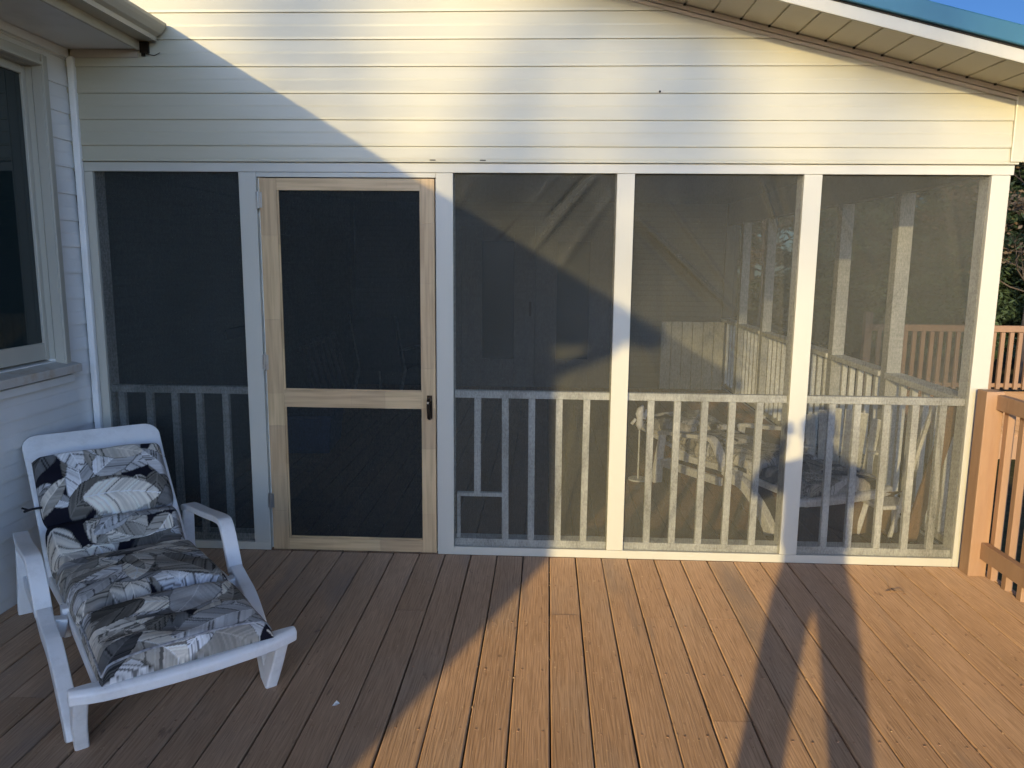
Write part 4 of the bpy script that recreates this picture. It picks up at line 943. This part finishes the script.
bc = [crown_mesh('crown', 'broad', s, h, w, 5000) for s, h, w in ((5, 9, 2.4), (6, 10, 2.8))]
bt = [trunk_mesh('trunk', s+20, h, .14, 26, 2.6, 2) for s, h in ((5, 9), (6, 10.5))]
for me in pc: me.materials.append(M['pineleaf'])
for me in bc: me.materials.append(M['dryleaf'])
for me in pt+bt: me.materials.append(M['bark'])
rt = random.Random(42)
spots = [(6.6, 13.5, 0), (8.2, 12.5, 1), (9.8, 15, 0), (11.5, 12, 2), (7.5, 16.5, 1), (5.4, 15.5, 3), (12.8, 16, 1), (10.6, 9.5, 0), (13.5, 9, 4), (12, 6, 1), (14.5, 4, 2), (15, 11.5, 0), (16.5, 7.5, 1), (9, 19, 2), (12.5, 20, 0), (6, 19.5, 0), (16, 17, 2), (18, 12, 1), (4, 18, 1), (14, 14, 3), (9.2, 11.2, 4), (17.5, 3, 0), (16, 0, 1), (19, 6, 0), (9.6, 13.4, 2), (11.8, 14.2, 0), (13.2, 18, 1), (15.2, 20, 0), (10.8, 17.4, 1), (20, 16, 2)]
kindn = [('tall dark evergreen', 'evergreen_tree'), ('bare brown deciduous tree', 'bare_tree')]
for i, (x, y, k) in enumerate(spots):
    ev = k < 3
    o = thing('evergreen_tree' if ev else 'bare_tree', 'dark evergreen in the woods beyond the far deck' if ev else 'thin dry-leaved tree among the evergreens beyond the far deck', 'tree', (x, y, GZ-.1), rt.uniform(0, 6.28), 'evergreens in the woods beyond the far deck' if ev else 'dry trees in the woods beyond the far deck')
    dist = math.hypot(x, y+4.06); s_ = (2.5+dist*rt.uniform(.19, .245))/(9, 11, 8, 9, 10)[k]; o.scale = (s_*1.25, s_*1.25, s_)
    link('trunk', (pt[k] if ev else bt[k-3]), None, o); link('crown', (pc[k] if ev else bc[k-3]), None, o)
# trees behind the photographer that dapple the gable
def shade_tree(label, x, y, me_t, me_c, rz, sc_):
    o = thing('yard_tree', label, 'tree', (x, y, GZ-.1), rz); o.scale = (sc_,)*3
    link('trunk', me_t, None, o)
    if me_c: link('crown', me_c, None, o)
def drooping_tree(label, D, X0, limbs, seed, hh=21):
    # a trunk well to one side, long limbs arching over and hanging down in front of the low sun
    r = random.Random(seed); k = .348*D; q = .2068*D
    base = Vector((X0-k, -D, GZ-.1)); m = MB()
    m.tube([(0, 0, 0), (.2, 0, hh*.3), (-.1, .1, hh*.6), (.1, 0, hh*.85), (0, 0, hh)], [.42, .36, .28, .18, .05], 10)
    for pts in limbs:
        pp = [Vector((x-k, -D+r.uniform(-.4, .4), z+q))-base for x, z in pts]; n = len(pp)
        sp_ = smooth_path([Vector((0, 0, pp[0].z-.6))]+pp, 5); N = len(sp_)
        m.tube(sp_, [.22*(1-.6*i/N) for i in range(N)], 7)
        for j in range(34):
            i = r.randint(N//3, N-1); p = sp_[i]; d = Vector((r.uniform(-1, 1), r.uniform(-1, 1), r.uniform(-1.0, .35))).normalized(); L = r.uniform(.4, 1.0)
            m.tube([p, p+d*L*.5, p+d*L*1.3+Vector((0, 0, -.15))], [.06, .04, .012], 5, cap=False)
    o = thing('yard_tree', label, 'tree', base, 0)
    me = bpy.data.meshes.new('trunk'); me.from_pydata(m.v, [], m.f); link('trunk', me, M['bark'], o)
drooping_tree('tall leafless tree with long hanging limbs standing in the yard behind the deck', 46, 5.6,
              [[(4.0, 6.0), (1.6, 5.2), (1.05, 3.4), (.88, 2.6), (.72, 2.05)], [(3.2, 7.2), (.9, 6.2), (.42, 3.5), (.12, 2.7), (-.38, 1.95)], [(3.6, 5), (2.3, 4.3), (1.9, 3.2), (1.75, 2.7)]], 5)
drooping_tree('leaning leafless tree standing farther off behind the deck', 60, -6.5,
              [[(-4, 6.5), (-1.6, 5.6), (-1.15, 3.6), (-1.3, 2.9), (-1.1, 2.5)]], 9)
for i in range(12):
    k = i % 3; o = thing('evergreen_tree', 'small dark evergreen in the row beyond the yard behind the deck', 'tree', (-46+i*7.5+rt.uniform(-1.5, 1.5), -58-rt.uniform(0, 6), GZ-.1), rt.uniform(0, 6), 'evergreens in the row beyond the yard')
    o.scale = (1.1, 1.1, .72); link('trunk', pt[k], None, o); link('crown', pc[k], None, o)

# ------------------------------------------------------------------ the photographer (behind the camera, casts the shadow)
def skin_obj(name, verts, edges, rads, mat, parent, root=0, sub=2):
    me = bpy.data.meshes.new(name); me.from_pydata(verts, edges, []); o = link(name, me, mat, parent)
    md = o.modifiers.new('s', 'SKIN'); md.use_smooth_shade = True
    for i, rr_ in enumerate(rads):
        a, b_ = rr_ if isinstance(rr_, tuple) else (rr_, rr_)
        me.skin_vertices[0].data[i].radius = (a, b_); me.skin_vertices[0].data[i].use_root = (i == root)
    sd = o.modifiers.new('u', 'SUBSURF'); sd.levels = sub; sd.render_levels = sub; return o
PX, PYy = -.07, -4.42
per = thing('person', 'person in dark jeans and grey jacket holding up a phone on the sunny deck', 'person', (PX, PYy, .003))
bv = [(0, 0, .95), (0, 0, 1.10), (0, .01, 1.28), (0, .01, 1.42), (0, .02, 1.50), (0, .05, 1.60), (0, .05, 1.69),
      (-.10, 0, .90), (-.155, .01, .50), (-.20, -.02, .09), (-.205, .12, .035),
      (.10, 0, .90), (.155, .01, .50), (.20, -.02, .09), (.205, .12, .035),
      (-.185, .01, 1.41), (-.30, .12, 1.28), (-.11, .30, 1.49), (-.085, .335, 1.545),
      (.175, .01, 1.41), (.215, .14, 1.22), (.17, .30, 1.48), (.135, .335, 1.545)]
be = [(0, 1), (1, 2), (2, 3), (3, 4), (4, 5), (5, 6), (0, 7), (7, 8), (8, 9), (9, 10), (0, 11), (11, 12), (12, 13), (13, 14), (3, 15), (15, 16), (16, 17), (17, 18), (3, 19), (19, 20), (20, 21), (21, 22)]
br = [(.155, .11), (.14, .10), (.155, .11), (.15, .095), .055, (.072, .088), (.070, .085), (.085, .09), (.06, .06), .042, (.045, .03), (.085, .09), (.06, .06), .042, (.045, .03), .06, .046, .03, (.035, .018), .06, .046, .03, (.035, .018)]
skin_obj('body', bv, be, br, M['skin'], per)
# clothing shells
skin_obj('jeans', [bv[0], (-.10, 0, .88), (-.155, .01, .50), (-.198, -.015, .12), (.10, 0, .88), (.155, .01, .50), (.198, -.015, .12), (0, 0, 1.03)], [(0, 1), (1, 2), (2, 3), (0, 4), (4, 5), (5, 6), (0, 7)], [(.205, .125), (.105, .105), (.068, .072), (.060, .068), (.105, .105), (.068, .072), (.060, .068), (.195, .115)], M['jeans'], per)
skin_obj('jacket', [(0, 0, .93), (0, 0, 1.10), (0, .01, 1.28), (0, .01, 1.42), (0, .015, 1.48), bv[15], bv[16], (-.14, .262, 1.455), bv[19], bv[20], (.185, .262, 1.445)], [(0, 1), (1, 2), (2, 3), (3, 4), (3, 5), (5, 6), (6, 7), (3, 8), (8, 9), (9, 10)],
         [(.215, .14), (.20, .125), (.185, .13), (.175, .12), (.08, .08), .078, .062, .045, .078, .062, .045], M['jacket'], per)
hr = MB(); 
for i in range(9):
    for j in range(16):
        t = math.pi*.56*i/8; a = 2*math.pi*j/16; back = 1.0+.22*max(0, -math.sin(a))*(i/8)
        hr.v.append((.094*math.sin(t)*math.cos(a), .03+.112*math.sin(t)*math.sin(a)*back, 1.655+.115*math.cos(t)))
hr.f = [(i*16+j, i*16+(j+1) % 16, (i+1)*16+(j+1) % 16, (i+1)*16+j) for i in range(8) for j in range(16)]
ho = hr.build('hair', M['hair'], per, smooth=True); ho.modifiers.new('s', 'SOLIDIFY').thickness = .012
fc = MB()
for s in (-1, 1):
    fc.tube([(.034*s, .128, 1.645), (.034*s, .140, 1.645)], [.013, .009], 10)
fc.build('eyes', M['plastic'], per, smooth=True)
MB().tube([(0, .125, 1.655), (0, .146, 1.625), (0, .158, 1.605), (0, .140, 1.597)], [.008, .012, .015, .009], 8).tube([(-.09, .04, 1.655), (-.097, .035, 1.63), (-.088, .04, 1.60)], [.012, .016, .009], 8).tube([(.09, .04, 1.655), (.097, .035, 1.63), (.088, .04, 1.60)], [.012, .016, .009], 8).build('face_features', M['skin'], per, smooth=True)
MB().tube([(-.025, .132, 1.568), (0, .138, 1.566), (.025, .132, 1.568)], [.004, .006, .004], 6).build('mouth', paint('lips', (.35, .13, .11), .5), per, smooth=True)
for s in (-1, 1):
    x0 = -.085 if s < 0 else .135
    hv = [(x0, .335, 1.545)]; he = []; hr_ = [(.03, .016)]
    for k in range(4):
        b0 = len(hv); xx = x0-s*.0; z = 1.575+.018*k-.02
        L = (.9, 1, .95, .75)[k]
        hv += [(x0-s*.005, .345, z), (x0-s*.018, .362, z+.004), (x0-s*(.018+.026*L), .366, z+.008), (x0-s*(.018+.045*L), .358, z+.008)]
        he += [(0, b0), (b0, b0+1), (b0+1, b0+2), (b0+2, b0+3)]; hr_ += [.010, .0085, .008, .007]
    b0 = len(hv); hv += [(x0-s*.01, .325, 1.56), (x0-s*.035, .318, 1.575), (x0-s*.055, .322, 1.585)]; he += [(0, b0), (b0, b0+1), (b0+1, b0+2)]; hr_ += [.012, .010, .008]
    skin_obj('hand', hv, he, hr_, M['skin'], per, sub=1)
for s in (-1, 1):
    skin_obj('shoe', [(.20*s, -.05, .05), (.203*s, .06, .045), (.208*s, .17, .03)], [(0, 1), (1, 2)], [(.045, .048), (.047, .042), (.042, .028)], M['shoe'], per)
ph = thing('mobile_phone', 'slim black phone held up by the photographer', 'phone', (.0, -4.080, 1.6065), YW)
MB().box(-.078, .078, -.009, -.001, -.037, .037).build('phone_body', M['black'], ph, .003); MB().box(-.072, .072, -.0102, -.0092, -.033, .033).build('display', M['glass'], ph)
